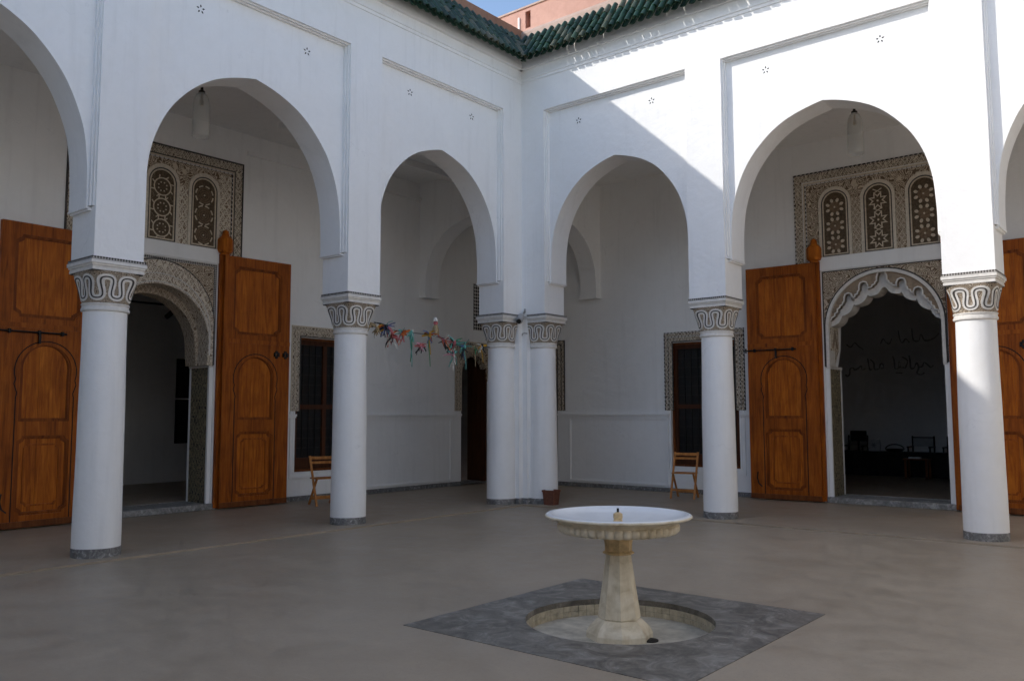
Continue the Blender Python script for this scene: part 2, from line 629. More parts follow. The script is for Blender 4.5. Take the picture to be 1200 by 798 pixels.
# ground
CX, CY, PH, PR = 5.60, -5.80, 1.13, 0.70        # fountain centre, slab half size, basin radius
circ = lambda cx, cy, r, n=64: [(cx + r * math.cos(2 * PI * i / n), cy + r * math.sin(2 * PI * i / n)) for i in range(n)]
fg = lambda p, q, e: Vector((p, q, e))
bm = NB()
slab(bm, fg, rect(0.13, 17, -25, -0.13), [rect(CX - PH, CX + PH, CY - PH, CY + PH)], -0.30, -0.022)
single('court_floor', bm, 'polished_concrete', 'grey brown polished concrete floor of the open court', None, kind='structure')
bm = NB()
slab(bm, fg, [(-D - 0.02, -25), (0.125, -25), (0.125, -0.125), (17, -0.125), (17, D + 0.02), (-D - 0.02, D + 0.02)], [], -0.30, 0.0)
single('gallery_floor', bm, 'polished_concrete', 'concrete gallery floor one shallow step above the court', None, kind='structure')
bm = NB()
wbox(bm, -300, 300, -300, 300, -0.8, -0.5)
single('ground', bm, 'beige_render', 'flat earth ground under the palace', None, kind='structure')


# ------------------------------------------------------------------ arcades
def arcade(side, label):
    f = fside(side)
    SEND = SE[side]
    T = SIDE[side]
    root = thing('arcade_wall', T(SEND / 2, -0.3, 3.2), label, 'arcade', 'white arcade walls round the court')
    bs = bays(side)
    # core plate with the arches
    bm = NB()
    outline = [(-0.548 if side == 'L' else -0.3, ZI)]
    for a, b, rise in bs:
        c, hw = (a + b) / 2, (b - a) / 2 - E_
        outline += arch(c, hw, ZI, rise)
    outline += [(SEND, ZI), (SEND, 6.30), (SEND, ZT), (-0.548 if side == 'L' else -0.3, ZT)]
    slab(bm, f, wobble(outline, 1.0 if side == 'L' else 5.0, 0.006), [], -0.555, -0.122)
    build('wall', bm, 'plaster', root)
    # raised face: piers between sunk panels and the frieze
    bm = NB()
    out = [(-0.05 if side == 'L' else 0.0, ZI), (CP, ZI)]
    edges = []
    for a, b, rise in bs:
        edges.append((a, b))
    for a, b in edges:
        out += ([(a, ZI)] if abs(a - CP) > 1e-6 else []) + [(a, ZP), (b, ZP), (b, ZI)]
    out += [(SEND, ZI), (SEND, ZT), (-0.05 if side == 'L' else 0.0, ZT)]
    slab(bm, f, wobble(out, 2.0 if side == 'L' else 6.0, 0.004), [], -0.124, 0.0)
    build('raised_face', bm, 'plaster', root)
    # stepped moulding inside each sunk panel
    for a, b in edges:
        bm = NB()
        for w, n1 in ((0.018, -0.035), (0.034, -0.078)):
            slab(bm, f, [(a - 0.014, ZI + 0.001), (a + w, ZI + 0.001), (a + w, ZP - w), (b - w, ZP - w), (b - w, ZI + 0.001), (b + 0.014, ZI + 0.001), (b + 0.014, ZP + 0.014), (a - 0.014, ZP + 0.014)], [], -0.126, n1)
        build('panel_moulding', bm, 'plaster', root)
    # frieze moulding under the eave
    bm = NB()
    s0 = 0.0
    slab(bm, f, rect(s0, SEND, 7.335, 7.362), [], -0.01, 0.032)
    slab(bm, f, rect(s0, SEND, 7.285, 7.335), [], -0.01, 0.016)
    build('frieze_moulding', bm, 'plaster', root)
    # impost blocks above the capitals
    rest = [(q[1], r[0]) for q, r in zip(bs[2:], bs[3:])] + [(bs[-1][1], SEND)]
    for a, b in [(0.0, CP)] + PIERS[side] + rest:
        bm = NB()
        lo = a if a > 0 else (-0.54 if side == 'L' else -0.29)
        box(bm, f, lo, b, ZC if b < 8 else 0.0, ZI, -0.553, -0.0005)
        build('impost_block', bm, 'plaster', root)
        bm = NB()
        g0 = a - E_ if a > 0 else lo + 0.002
        g1 = b + E_ if b < 10 else b
        ins = 0.0
        for dz, w in ((0.0, 0.0), (0.022, 0.018)):
            aa = a - E_ + w if a > 0 else lo + 0.002
            bb = b + E_ - w if b < SEND - 0.1 else b
            slab(bm, f, rect(aa, bb, ZI - 0.022 - dz, ZI - dz - 0.001), [], -0.557 - 0.02 + w, -0.120 + w)
        build('impost_moulding', bm, 'plaster', root)
    # star vents: five dark wedges, the shade of open slits put in as colour
    for a, b in edges[:2]:
        c, hw = (a + b) / 2, (b - a) / 2
        for sg in (-1, 1):
            sc, zc = c + sg * (0.70 if a < 1 else 0.785), 6.41
            bm = NB()
            for i in range(5):
                t = PI / 2 + i * 2 * PI / 5
                pt = lambda r, d: (sc + r * math.cos(t + d), zc + r * math.sin(t + d))
                slab(bm, f, [pt(0.020, 0), pt(0.038, 0.30), pt(0.060, 0), pt(0.038, -0.30)], [], -0.14, -0.1205)
            build('star_vent', bm, 'hole_shade_and_joint', root)
    return root


arcade('L', 'white plaster arcade wall along the left side, in shade, with sunk arch panels')
arcade('R', 'white plaster arcade wall along the right side, crossed by the diagonal sun shadow')

# transverse arches in the gallery corner
for side, (s0, s1), lab in (('L', (-1.20, -0.80), 'small white arch crossing the left gallery behind the corner'), ('R', (-1.0, -0.6), 'small white arch crossing the right gallery behind the corner')):
    T = SIDE[side]
    f = lambda p, q, e, T=T: T(e, -p, q)
    bm = NB()
    pts = arch(1.92, 1.26, 3.93, 1.45)
    slab(bm, f, [(0.55, 3.93)] + pts + [(D, 3.93), (D, 6.26), (0.55, 6.26)], [], s0, s1)
    root = thing('cross_arch', T((s0 + s1) / 2, -1.9, 3.9), lab, 'arch', 'arches across the galleries')
    build('arch_wall', bm, 'plaster', root)
    bm = NB()
    slab(bm, f, rect(D - 0.20, D + 0.001, 3.88, 3.929), [], s0 - 0.02, s1 + 0.02)
    slab(bm, f, rect(0.54, 0.70, 3.88, 3.929), [], s0 - 0.02, s1 + 0.02)
    build('impost_moulding', bm, 'plaster', root)
    bm = NB()
    slab(bm, f, rect(0.3, 0.60, 0.0, 3.879), [], s0, s1)
    build('pier', bm, 'plaster', root)

# ceilings of the galleries and the roof deck above them
bm = NB()
slab(bm, fg, [(-D - WT, -SE['L']), (-0.3, -SE['L']), (-0.3, 0.3), (SE['R'], 0.3), (SE['R'], D + WT), (-D - WT, D + WT)], [], 6.26, 6.55)
single('gallery_ceiling', bm, 'plaster', 'flat white plaster ceiling over the two galleries', None, kind='structure')
bm = NB()
slab(bm, fg, [(-D - WT - 4, -SE['L']), (-0.2, -SE['L']), (-0.2, 0.2), (SE['R'], 0.2), (SE['R'], D + WT + 6), (-D - WT - 4, D + WT + 6)], [], 7.3, 7.5)
single('roof_terrace', bm, 'beige_render', 'flat beige roof terrace behind the parapets', None, kind='structure')


# ------------------------------------------------------------------ columns
def column_meshes():
    out = {}
    bm = NB()
    lathe(bm, (0, 0, 0), [(0.2430 - 0.019 * (i / 20) ** 1.4, 0.095 + 2.54 * i / 20) for i in range(21)], 56, mod=lambda t, r, z: r + 0.0022 * math.sin(2 * t + 1.3 * z) + 0.0016 * math.sin(3 * t - 2.1 * z + 1.0) + 0.0012 * math.sin(5.1 * z))
    out['shaft'] = (bm, 'plaster')
    # base ring of grey marble pieces
    bm = NB()
    lathe(bm, (0, 0, 0), [(0.2475, 0.0), (0.2475, 0.093), (0.241, 0.097)], 48)
    out['base_band'] = (bm, 'grey_marble')
    # neck ring
    bm = NB()
    lathe(bm, (0, 0, 0), [(0.218, 2.62), (0.244, 2.628), (0.248, 2.645), (0.244, 2.66), (0.238, 2.662), (0.238, 2.69), (0.246, 2.695), (0.246, 2.708), (0.225, 2.712)], 48)
    out['neck_ring'] = (bm, 'stucco_white')
    return out


def cap_r(t, z):
    """radius of the bell at angle t, height z: round below, squarer and wider above"""
    k = min(1.0, max(0.0, (z - 2.70) / (3.05 - 2.70)))
    ex = 2.0 + 5.0 * k ** 1.6
    half = 0.235 + 0.010 * k + 0.036 * k ** 3
    c, s = abs(math.cos(t)), abs(math.sin(t))
    return half / ((c ** ex + s ** ex) ** (1 / ex))


def meander(off, ph, per=8, n=36):
    """omega-shaped ribbon: list of (theta, z) for one period, offset along its normal by off"""
    lam = 2 * PI / per
    pts = []
    zm, A = 2.874, 0.122
    for i in range(n + 1):
        t = 2 * PI * i / n
        pts.append(((t / (2 * PI)) * lam * 0.242 + 0.027 * math.sin(2 * t), zm + A * math.sin(t - PI / 2) * (1.0 - 0.08 * math.cos(2 * t))))
    return pts


def ribbon(bm, width, lift, per=8):
    """continuous omega ribbon laid on the bell"""
    n = 36
    base = meander(0, 0, per, n)
    full = []
    seg = base[-1][0] - base[0][0]
    for k in range(per):
        full += [(x + k * seg, z) for x, z in base[:-1]]
    N = len(full)
    L, Rr = [], []
    for i in range(N):
        x0, z0 = full[i - 1] if i else (full[-1][0] - seg * per, full[-1][1])
        x1, z1 = full[(i + 1) % N] if i < N - 1 else (full[0][0] + seg * per, full[0][1])
        dx, dz = x1 - x0, z1 - z0
        l = math.hypot(dx, dz)
        nx, nz = -dz / l, dx / l
        for sgn, arr in ((1, L), (-1, Rr)):
            x, z = full[i][0] + nx * width / 2 * sgn, full[i][1] + nz * width / 2 * sgn
            th = x / 0.242
            for dl in (0, 1):
                r = cap_r(th, z) + (lift if dl else -0.01)
                arr.append(bm.verts.new((r * math.cos(th), r * math.sin(th), z)))
    for i in range(N):
        j = (i + 1) % N
        a0, a1, b0, b1 = L[2 * i], L[2 * i + 1], L[2 * j], L[2 * j + 1]
        c0, c1, d0, d1 = Rr[2 * i], Rr[2 * i + 1], Rr[2 * j], Rr[2 * j + 1]
        for q in ((a1, b1, d1, c1), (a0, b0, b1, a1), (c0, c1, d1, d0)):
            try:
                bm.faces.new(q)
            except ValueError:
                pass


def make_column(label):
    root = thing('column', (0, 0, 0), label, 'column', 'white columns of the arcades')
    for nm, (bm, mt) in column_meshes().items():
        build(nm, bm, mt, root, True)
    # joints in the base band
    # bell of the capital with its ribbon
    bm = NB()
    uvl = bm.loops.layers.uv.verify()
    seg, zs = 64, [2.700 + 0.35 * i / 10 for i in range(11)]
    rings = [[bm.verts.new((cap_r(2 * PI * i / seg, z) * math.cos(2 * PI * i / seg), cap_r(2 * PI * i / seg, z) * math.sin(2 * PI * i / seg), z)) for i in range(seg)] for z in zs]
    for j in range(len(zs) - 1):
        for i in range(seg):
            k = (i + 1) % seg
            fc = bm.faces.new((rings[j][i], rings[j][k], rings[j + 1][k], rings[j + 1][i]))
            us = (i, i + 1, i + 1, i)
            vs = (zs[j], zs[j], zs[j + 1], zs[j + 1])
            for l, u, v in zip(fc.loops, us, vs):
                l[uvl].uv = (u / seg * 1.8, v)
    bell = build('capital', bm, 'capital_ground', root, True, 60)
    bm = NB()
    ribbon(bm, 0.060, 0.008)
    build('ribbon', bm, 'stucco_white', bell, True, 60)
    bm = NB()
    ribbon(bm, 0.014, 0.0115)
    build('ribbon_inlay', bm, 'dark_line', bell, True, 60)
    # abacus: square cornice in three steps and braid
    bm = NB()
    g = lambda p, q, e: Vector((p, q, e))
    for h, z0, z1 in ((0.284, 3.052, 3.078), (0.280, 3.0785, 3.098), (0.292, 3.0985, 3.120), (0.304, 3.1205, 3.158)):
        slab(bm, g, rect(-h, h, -h, h), [], z0, z1)
    build('abacus', bm, 'stucco_white', root, True)
    bm = NB()
    slab(bm, g, rect(-0.277, 0.277, -0.277, 0.277), [], 3.040, 3.053)
    slab(bm, g, rect(-0.3005, 0.3005, -0.3005, 0.3005), [], 3.1585, 3.1635)
    build('dark_fillet', bm, 'dark_line', root, True)
    bm = NB()
    slab(bm, fg, rect(-0.297, 0.297, -0.297, 0.297), [], 3.164, 3.192)
    for lv in bm.verts:
        pass
    # uv for the braid: run along each side
    uvl = bm.loops.layers.uv.verify()
    for fc in bm.faces:
        for l in fc.loops:
            l[uvl].uv = (l.vert.co.x + l.vert.co.y, l.vert.co.z)
    build('braid_band', bm, 'braid', root, True)
    return root


def copy_tree(o, parent=None):
    c = o.copy()
    COL.objects.link(c)
    c.parent = parent
    for ch in list(o.children):
        copy_tree(ch, c)
    return c


proto = None
spots = []
for side in 'LR':
    T = SIDE[side]
    p = PIERS[side]
    nm = NAMES[side]
    spots += [(T((p[1][0] + p[1][1]) / 2, -0.277, 0), {'L': 'largest white column at far left, in front of a wooden door leaf', 'R': 'half sunlit white column at far right with a shadow edge across it'}[side], 0.0),
              (T((p[0][0] + p[0][1]) / 2, -0.277, 0), {'L': 'white column beside the garland and the left folding chair', 'R': 'white column behind the fountain bowl hiding half the right folding chair'}[side], 0.0),
              (T(0.235, -0.277, 0), {'L': 'white corner column on the left of the corner strip', 'R': 'white corner column on the right of the corner strip, by the planter'}[side], 0.0)]
for i, (loc, lab, rz) in enumerate(spots):
    if proto is None:
        proto = make_column(lab)
        c = proto
    else:
        c = copy_tree(proto)
        c['label'] = lab
    c.location = loc
    c.rotation_euler = (0, 0, rz)
# plain strip of wall left standing in the very corner
bm = NB()
slab(bm, fg, [(-0.30, 0.30), (-0.30, -0.12), (0.022, -0.12), (0.022, -0.022), (0.12, -0.022), (0.12, 0.30)], [], 0.0, ZC - 0.001)
cs = thing('corner_pier', (0, 0, 0), 'narrow white corner pier standing between the two corner columns', 'pier')
build('pier', bm, 'plaster', cs)
bm = NB()
slab(bm, fg, [(-0.28, 0.28), (-0.28, -0.124), (0.026, -0.124), (0.026, -0.026), (0.124, -0.026), (0.124, 0.28)], [], 0.0, 0.095)
build('base_band', bm, 'grey_marble', cs)


# ------------------------------------------------------------------ tiled eaves and parapets
def cover_mesh():
    bm = NB()
    seg, n = 8, 3
    Lt = 0.215
    out, inn = [], []
    for j in range(n):
        y = Lt * j / (n - 1)
        r = 0.050 - 0.009 * j / (n - 1)
        out.append([bm.verts.new((r * math.cos(PI * i / seg), y, r * 1.45 * math.sin(PI * i / seg))) for i in range(seg + 1)])
        r -= 0.011
        inn.append([bm.verts.new((r * math.cos(PI * i / seg), y, r * 1.45 * math.sin(PI * i / seg))) for i in range(seg + 1)])
    for A, fl in ((out, False), (inn, True)):
        for j in range(n - 1):
            for i in range(seg):
                q = (A[j][i], A[j + 1][i], A[j + 1][i + 1], A[j][i + 1])
                bm.faces.new(q[::-1] if fl else q)
    for i in range(seg):
        bm.faces.new((out[0][i], out[0][i + 1], inn[0][i + 1], inn[0][i]))
    finish(bm, 40)
    me = bpy.data.meshes.new('cover_tile')
    bm.to_mesh(me)
    bm.free()
    me.materials.append(MATS['green_glaze'])
    return me


COVER = cover_mesh()
EN, EZ, TN, TZ = 0.285, 7.535, -0.095, 8.11
SLOPE = math.hypot(EN - TN, TZ - EZ)


def eave(side, label, s_end):
    SEND = SE[side]
    T = SIDE[side]
    f = fside(side)
    root = thing('tiled_eave', T(3, 0.0, ZT), label, 'roof', 'green tiled eaves')
    base = root.location
    # bed
    bm = NB()
    ff = lambda p, q, e: T(e, p, q)
    slab(bm, ff, [(-0.10, 8.06), (-0.10, ZT + 0.002), (0.055, ZT + 0.002), (0.055, 7.62), (-0.055, 7.95)], [], -0.3, SEND)
    build('mortar_bed', bm, 'plaster', root)
    bm = NB()
    slab(bm, ff, [(EN - 0.05, EZ + 0.02), (TN - 0.04, TZ - 0.015), (TN - 0.05, TZ - 0.03), (EN - 0.06, EZ + 0.002)], [], s_end, SEND)
    build('plain_eave', bm, 'roof_bed', root)
    # pans: shallow troughs between the covers, a slit left under each cover
    up = (T(0, TN, TZ) - T(0, EN, EZ)).normalized()
    along = T(1, 0, 0) - T(0, 0, 0)
    nrm = (T(0, 1, 0) - T(0, 0, 0)) * ((TZ - EZ) / SLOPE) + Vector((0, 0, (EN - TN) / SLOPE))
    pitch = 0.146
    n = int((s_end + 0.1) / pitch)
    bm = NB()
    for i in range(n):
        s = -0.09 + i * pitch
        for j in range(4):
            t0 = j * 0.168
            if s + 0.07 < EN + (TN - EN) * (t0 + 0.1) / SLOPE:
                continue
            vs = []
            for tt, lf in ((t0 + 0.015, 0.016), (t0 + 0.20, 0.004)):
                row = []
                for k in range(5):
                    a = -1 + k / 2
                    row.append(T(s + pitch / 2 + a * 0.052, EN, EZ) - along * 0 + up * tt + nrm * (lf + 0.020 * a * a - 0.012))
                vs.append([bm.verts.new(v) for v in row])
                vs.append([bm.verts.new(v - nrm * 0.012) for v in row])
            for k in range(4):
                bm.faces.new((vs[0][k], vs[0][k + 1], vs[2][k + 1], vs[2][k]))
                bm.faces.new((vs[1][k], vs[3][k], vs[3][k + 1], vs[1][k + 1]))
                bm.faces.new((vs[0][k], vs[1][k], vs[1][k + 1], vs[0][k + 1]))
    o = build('pan_tile_layer', bm, 'green_glaze', root)
    o['kind'] = 'stuff'
    rnd = random.Random(3 if side == 'L' else 4)
    for i in range(n):
        s = -0.09 + i * pitch
        for j in range(4):
            t0 = j * 0.168 + rnd.uniform(-0.012, 0.012)
            if s < EN + (TN - EN) * (t0 + 0.06) / SLOPE - 0.02:
                continue
            o = bpy.data.objects.new('cover_tile', COVER)
            COL.objects.link(o)
            o.parent = root
            pos = T(s + rnd.uniform(-0.008, 0.008), EN, EZ) + up * t0 + nrm * (0.036 + 0.007 * (3 - j) + rnd.uniform(0, 0.006))
            yd = (up + nrm * rnd.uniform(-0.05, 0.01) + along * rnd.uniform(-0.05, 0.05)).normalized()
            xd = yd.cross(nrm).normalized()
            zd = xd.cross(yd)
            o.matrix_local = Matrix.Translation(pos - base) @ Matrix((xd, yd, zd)).transposed().to_4x4()
    return root


eave('L', 'dark green glazed tile eave in shade above the left arcade', 6.2)
eave('R', 'sunlit green glazed tile eave above the right arcade', 6.6)

bm = NB()
slab(bm, lambda p, q, e: TL(e, p, q), [(-0.42, 7.5), (-0.13, 7.5), (-0.13, 8.375), (-0.15, 8.385), (-0.40, 8.385), (-0.42, 8.375)], [], -0.75, SE['L'])
single('parapet_wall', bm, 'shaded_brown_render', 'dirty brown rendered parapet, darkened in colour as in shade, behind the left tile eave', 'parapet')
bm = NB()
slab(bm, lambda p, q, e: TR(e, p, q), [(-0.85, 7.5), (-0.14, 7.5), (-0.16, 8.30), (-0.20, 8.36), (-0.85, 8.50)], [], -0.4, SE['R'])
single('parapet_wall', bm, 'beige_render', 'low beige rendered ledge right behind the sunlit tile eave', 'parapet')
# set-back pink wall with slots
f = fside('R')
root = thing('roof_wall', TR(2, -1.0, 7.5), 'sunlit pink rendered roof wall with a narrow slot, against the blue sky', 'wall')
bm = NB()
slab(bm, f, rect(-7.5, SE['R'], 7.5, 9.17), [rect(-0.555, -0.43, 8.77, 9.10)], -1.15, -0.82)
build('wall', bm, 'pink_render', root)
bm = NB()
slab(bm, f, rect(-7.52, SE['R'], 9.171, 9.205), [], -1.17, -0.80)
build('coping', bm, 'beige_render', root)
bm = NB()
box(bm, f, -0.72, -0.685, 8.4, 9.02, -0.83, -0.795)
build('pipe', bm, 'plaster', root)
bm = NB()
box(bm, f, -0.56, -0.42, 8.76, 9.11, -1.14, -1.0)
build('slot_back', bm, 'shaded_brown_render', root)

# two unseen wings, added and placed to shade and light the court
for nm, f, s0, s1, lab in (('arcade_wall', lambda p, q, e: Vector((p, -21.0 - e, q)), -4, 17.0, 'unseen white arcade wall added behind the viewer for its effect on the light'),
                           ('arcade_wall', lambda p, q, e: Vector((11.9 + e, -p, q)), -4, 25.0, 'unseen white arcade wall added on the east to bounce sun into the court')):
    bm = NB()
    out = [(s0, 0.0)]
    x = s0 + 4.5
    while x + 3.4 < s1:
        out += [(x, 0.0)] + arch(x + 1.4, 1.4, 3.74, 2.04) + [(x + 2.8, 0.0)]
        x += 3.43
    out += [(s1, 0.0), (s1, 8.385), (s0, 8.385)]
    slab(bm, f, out, [], 0.02, 0.55)
    slab(bm, f, rect(s0, s1, 0.0, 8.2), [], D, D + 0.3)
    slab(bm, f, rect(s0, s1, 6.26, 6.5), [], 0.555, D - 0.005)
    single(nm, bm, 'plaster', lab, 'arcade', 'white arcade walls round the court')

# ------------------------------------------------------------------ gallery walls
WIN = {'L': (1.51, 0.80), 'R': (1.70, 0.83)}
CDOOR = {'L': (-2.95, -2.06), 'R': (-2.60, -1.73)}


def gallery_wall(side, label):
    SEND = SE[side]
    f = fside(side)
    T = SIDE[side]
    root = thing('gallery_wall', T(4, -D - WT / 2, 0), label, 'wall', 'gallery back walls')
    c = PORT[side]
    wc, wh = WIN[side]
    d0, d1 = CDOOR[side]
    holes = [rect(c - 0.965, c + 0.965, 0.02, 3.935), rect(wc - 0.70, wc + 0.70, 0.50, 2.87), rect(d0, d1, 0.02, 2.95)]
    bm = NB()
    slab(bm, f, rect(-D - (WT if side == 'L' else 0.0), SEND, -0.05, 6.27), holes, -D - WT, -D)
    build('wall', bm, 'plaster', root)
    # skirting, in runs between the openings
    runs = [(-D, d0), (d1, wc - 0.0), (wc, c - 0.99), (c + 0.99, SEND)]
    for a, b in runs:
        bm = NB()
        box(bm, f, a, b, 0.0, 0.085, -D - 0.01, -D + 0.012)
        build('skirting', bm, 'grey_marble', root)
    # dado rail and sunk-panel frames
    def frame(a, b, z0, z1, w=0.05, t=0.014):
        bm = NB()
        slab(bm, f, rect(a, b, z0, z1), [rect(a + w, b - w, z0 + w, z1 - w)], -D - 0.01, -D + t)
        slab(bm, f, rect(a + w * 0.25, b - w * 0.25, z0 + w * 0.25, z1 - w * 0.25), [rect(a + w * 0.7, b - w * 0.7, z0 + w * 0.7, z1 - w * 0.7)], -D + t - 0.002, -D + t + 0.012)
        build('dado_frame', bm, 'plaster', root)
    for a, b in ((d1 + 0.02, wc - wh + 0.11), (wc + wh - 0.11, c - 1.04), (c + 1.04, SEND)):
        bm = NB()
        box(bm, f, a, b, 1.475, 1.510, -D - 0.01, -D + 0.05)
        box(bm, f, a, b, 1.445, 1.475, -D - 0.01, -D + 0.028)
        build('dado_rail', bm, 'plaster', root)
    frame(d1 + 0.30, wc - wh + 0.07, 0.11, 1.44)
    # cove at the ceiling
    bm = NB()
    if side == 'L':
        box(bm, f, -0.79, 3.3, 5.90, 5.96, -D - 0.01, -D + 0.06)
        build('cornice', bm, 'plaster', root)
        bm = NB()
        box(bm, f, -0.79, 3.3, 6.14, 6.259, -2.45, -2.25)
        build('ceiling_fillet', bm, 'plaster', root)
    else:
        bm.free()
    return root


gallery_wall('L', 'white back wall of the left gallery with dado rail')
gallery_wall('R', 'white back wall of the right gallery with dado rail')


# ------------------------------------------------------------------ carved stucco panels above the portals
def ell(cx, cy, a, b, rot, n=12):
    return [(cx + a * math.cos(2 * PI * i / n) * math.cos(rot) - b * math.sin(2 * PI * i / n) * math.sin(rot),
             cy + a * math.cos(2 * PI * i / n) * math.sin(rot) + b * math.sin(2 * PI * i / n) * math.cos(rot)) for i in range(n)]


def star(cx, cy, r1, r2, k, rot=0.0):
    return [(cx + (r1 if i % 2 == 0 else r2) * math.cos(rot + PI * i / k), cy + (r1 if i % 2 == 0 else r2) * math.sin(rot + PI * i / k)) for i in range(2 * k)]


def round_arch(c, hw, z0, ztop, n=20):
    zc = ztop - hw
    return [(c + hw, z0)] + [(c + hw * math.cos(PI * i / n), zc + hw * math.sin(PI * i / n)) for i in range(n + 1)] + [(c - hw, z0)]


def stroke(pts, w):
    """polyline -> closed outline of a strip of width w"""
    L, Rr = [], []
    for i, (x, y) in enumerate(pts):
        x0, y0 = pts[max(i - 1, 0)]
        x1, y1 = pts[min(i + 1, len(pts) - 1)]
        l = math.hypot(x1 - x0, y1 - y0) or 1
        nx, ny = -(y1 - y0) / l, (x1 - x0) / l
        ww = w[i] if isinstance(w, (list, tuple)) else w
        L.append((x + nx * ww / 2, y + ny * ww / 2))
        Rr.append((x - nx * ww / 2, y - ny * ww / 2))
    return L + Rr[::-1]


def stucco_window(f, root, c, kind, N0):
    z0, zt, hw = 4.20, 5.335, 0.222
    w = bm = NB()
    slab(bm, f, round_arch(c, hw, z0, zt), [], N0 - 0.05, N0 + 0.012)
    win = build('window', bm, 'stucco_dark', root)
    bm = NB()
    slab(bm, f, round_arch(c, hw + 0.006, z0 - 0.006, zt + 0.006), [round_arch(c, hw - 0.012, z0 + 0.012, zt - 0.012)], N0, N0 + 0.024)
    build('dark_rim', bm, 'dark_line', win)
    bm = NB()
    slab(bm, f, round_arch(c, hw - 0.013, z0 + 0.013, zt - 0.013), [round_arch(c, hw - 0.034, z0 + 0.034, zt - 0.034)], N0, N0 + 0.022)
    build('rim', bm, 'stucco_cream', win)
    for q in range(3):
        zc = z0 + 0.19 + q * 0.325
        bm = NB()
        n1 = N0 + 0.020
        if kind == 'petals':
            for i in range(8):
                t = PI / 8 + i * PI / 4
                slab(bm, f, ell(c + 0.125 * math.cos(t), zc + 0.125 * math.sin(t), 0.034, 0.026, t, 10), [], N0, n1)
            slab(bm, f, ell(c, zc, 0.016, 0.016, 0, 8), [], N0, n1 + 0.004)
            build('rosette', bm, 'stucco_cream', win)['kind'] = 'stuff'
            bm = NB()
            slab(bm, f, ell(c, zc, 0.095, 0.095, 0, 20), [], N0, N0 + 0.0165)
            build('rosette_disc', bm, 'stucco_brown', win)
        elif kind == 'stars':
            slab(bm, f, star(c, zc, 0.162, 0.088, 8, PI / 8), [star(c, zc, 0.122, 0.062, 8, PI / 8)], N0, n1)
            slab(bm, f, ell(c, zc, 0.018, 0.018, 0, 8), [], N0, n1)
            for sx in (-1, 1):
                slab(bm, f, stroke([(c + sx * 0.06, zc + 0.13), (c, zc + 0.1625), (c + sx * 0.07, zc + 0.20)], 0.018), [], N0, n1 - 0.001 * sx)
            build('rosette', bm, 'stucco_cream', win)['kind'] = 'stuff'
        elif kind == 'rings':
            for i in range(8):
                t0 = i * PI / 4 + 0.10
                pts = [(c + 0.152 * math.cos(t0 + k * 0.1), zc + 0.152 * math.sin(t0 + k * 0.1)) for k in range(6)]
                slab(bm, f, stroke(pts, 0.020), [], N0, n1)
            slab(bm, f, ell(c, zc, 0.013, 0.013, 0, 8), [], N0, n1 + 0.004)
            build('rosette', bm, 'stucco_cream', win)['kind'] = 'stuff'
            bm = NB()
            for r in (0.125, 0.09, 0.055):
                slab(bm, f, ell(c, zc, r, r, 0, 22), [ell(c, zc, r - 0.018, r - 0.018, 0, 22)], N0, N0 + 0.0165)
            build('rosette_disc', bm, 'stucco_brown', win)
        else:
            slab(bm, f, ell(c, zc, 0.145, 0.145, 0, 24), [ell(c, zc, 0.128, 0.128, 0, 24)], N0, n1)
            for i in range(8):
                t = PI / 8 + i * PI / 4
                slab(bm, f, ell(c + 0.07 * math.cos(t), zc + 0.07 * math.sin(t), 0.012, 0.012, 0, 6), [], N0, n1)
                slab(bm, f, stroke([(c + 0.145 * math.cos(t), zc + 0.145 * math.sin(t)), (c + 0.19 * math.cos(t + 0.12), zc + 0.19 * math.sin(t + 0.12))], 0.016), [], N0, n1 - 0.002)
            for sx in (-1, 1):
                slab(bm, f, [(c + sx * (0.188 - 0.055 * abs(math.cos(a))), zc + 0.1625 + 0.06 * math.sin(a)) for a in [PI * k / 8 for k in range(9)]] + [(c + sx * 0.188, zc + 0.10)], [], N0, n1 - 0.004)
            build('rosette', bm, 'stucco_cream', win)['kind'] = 'stuff'


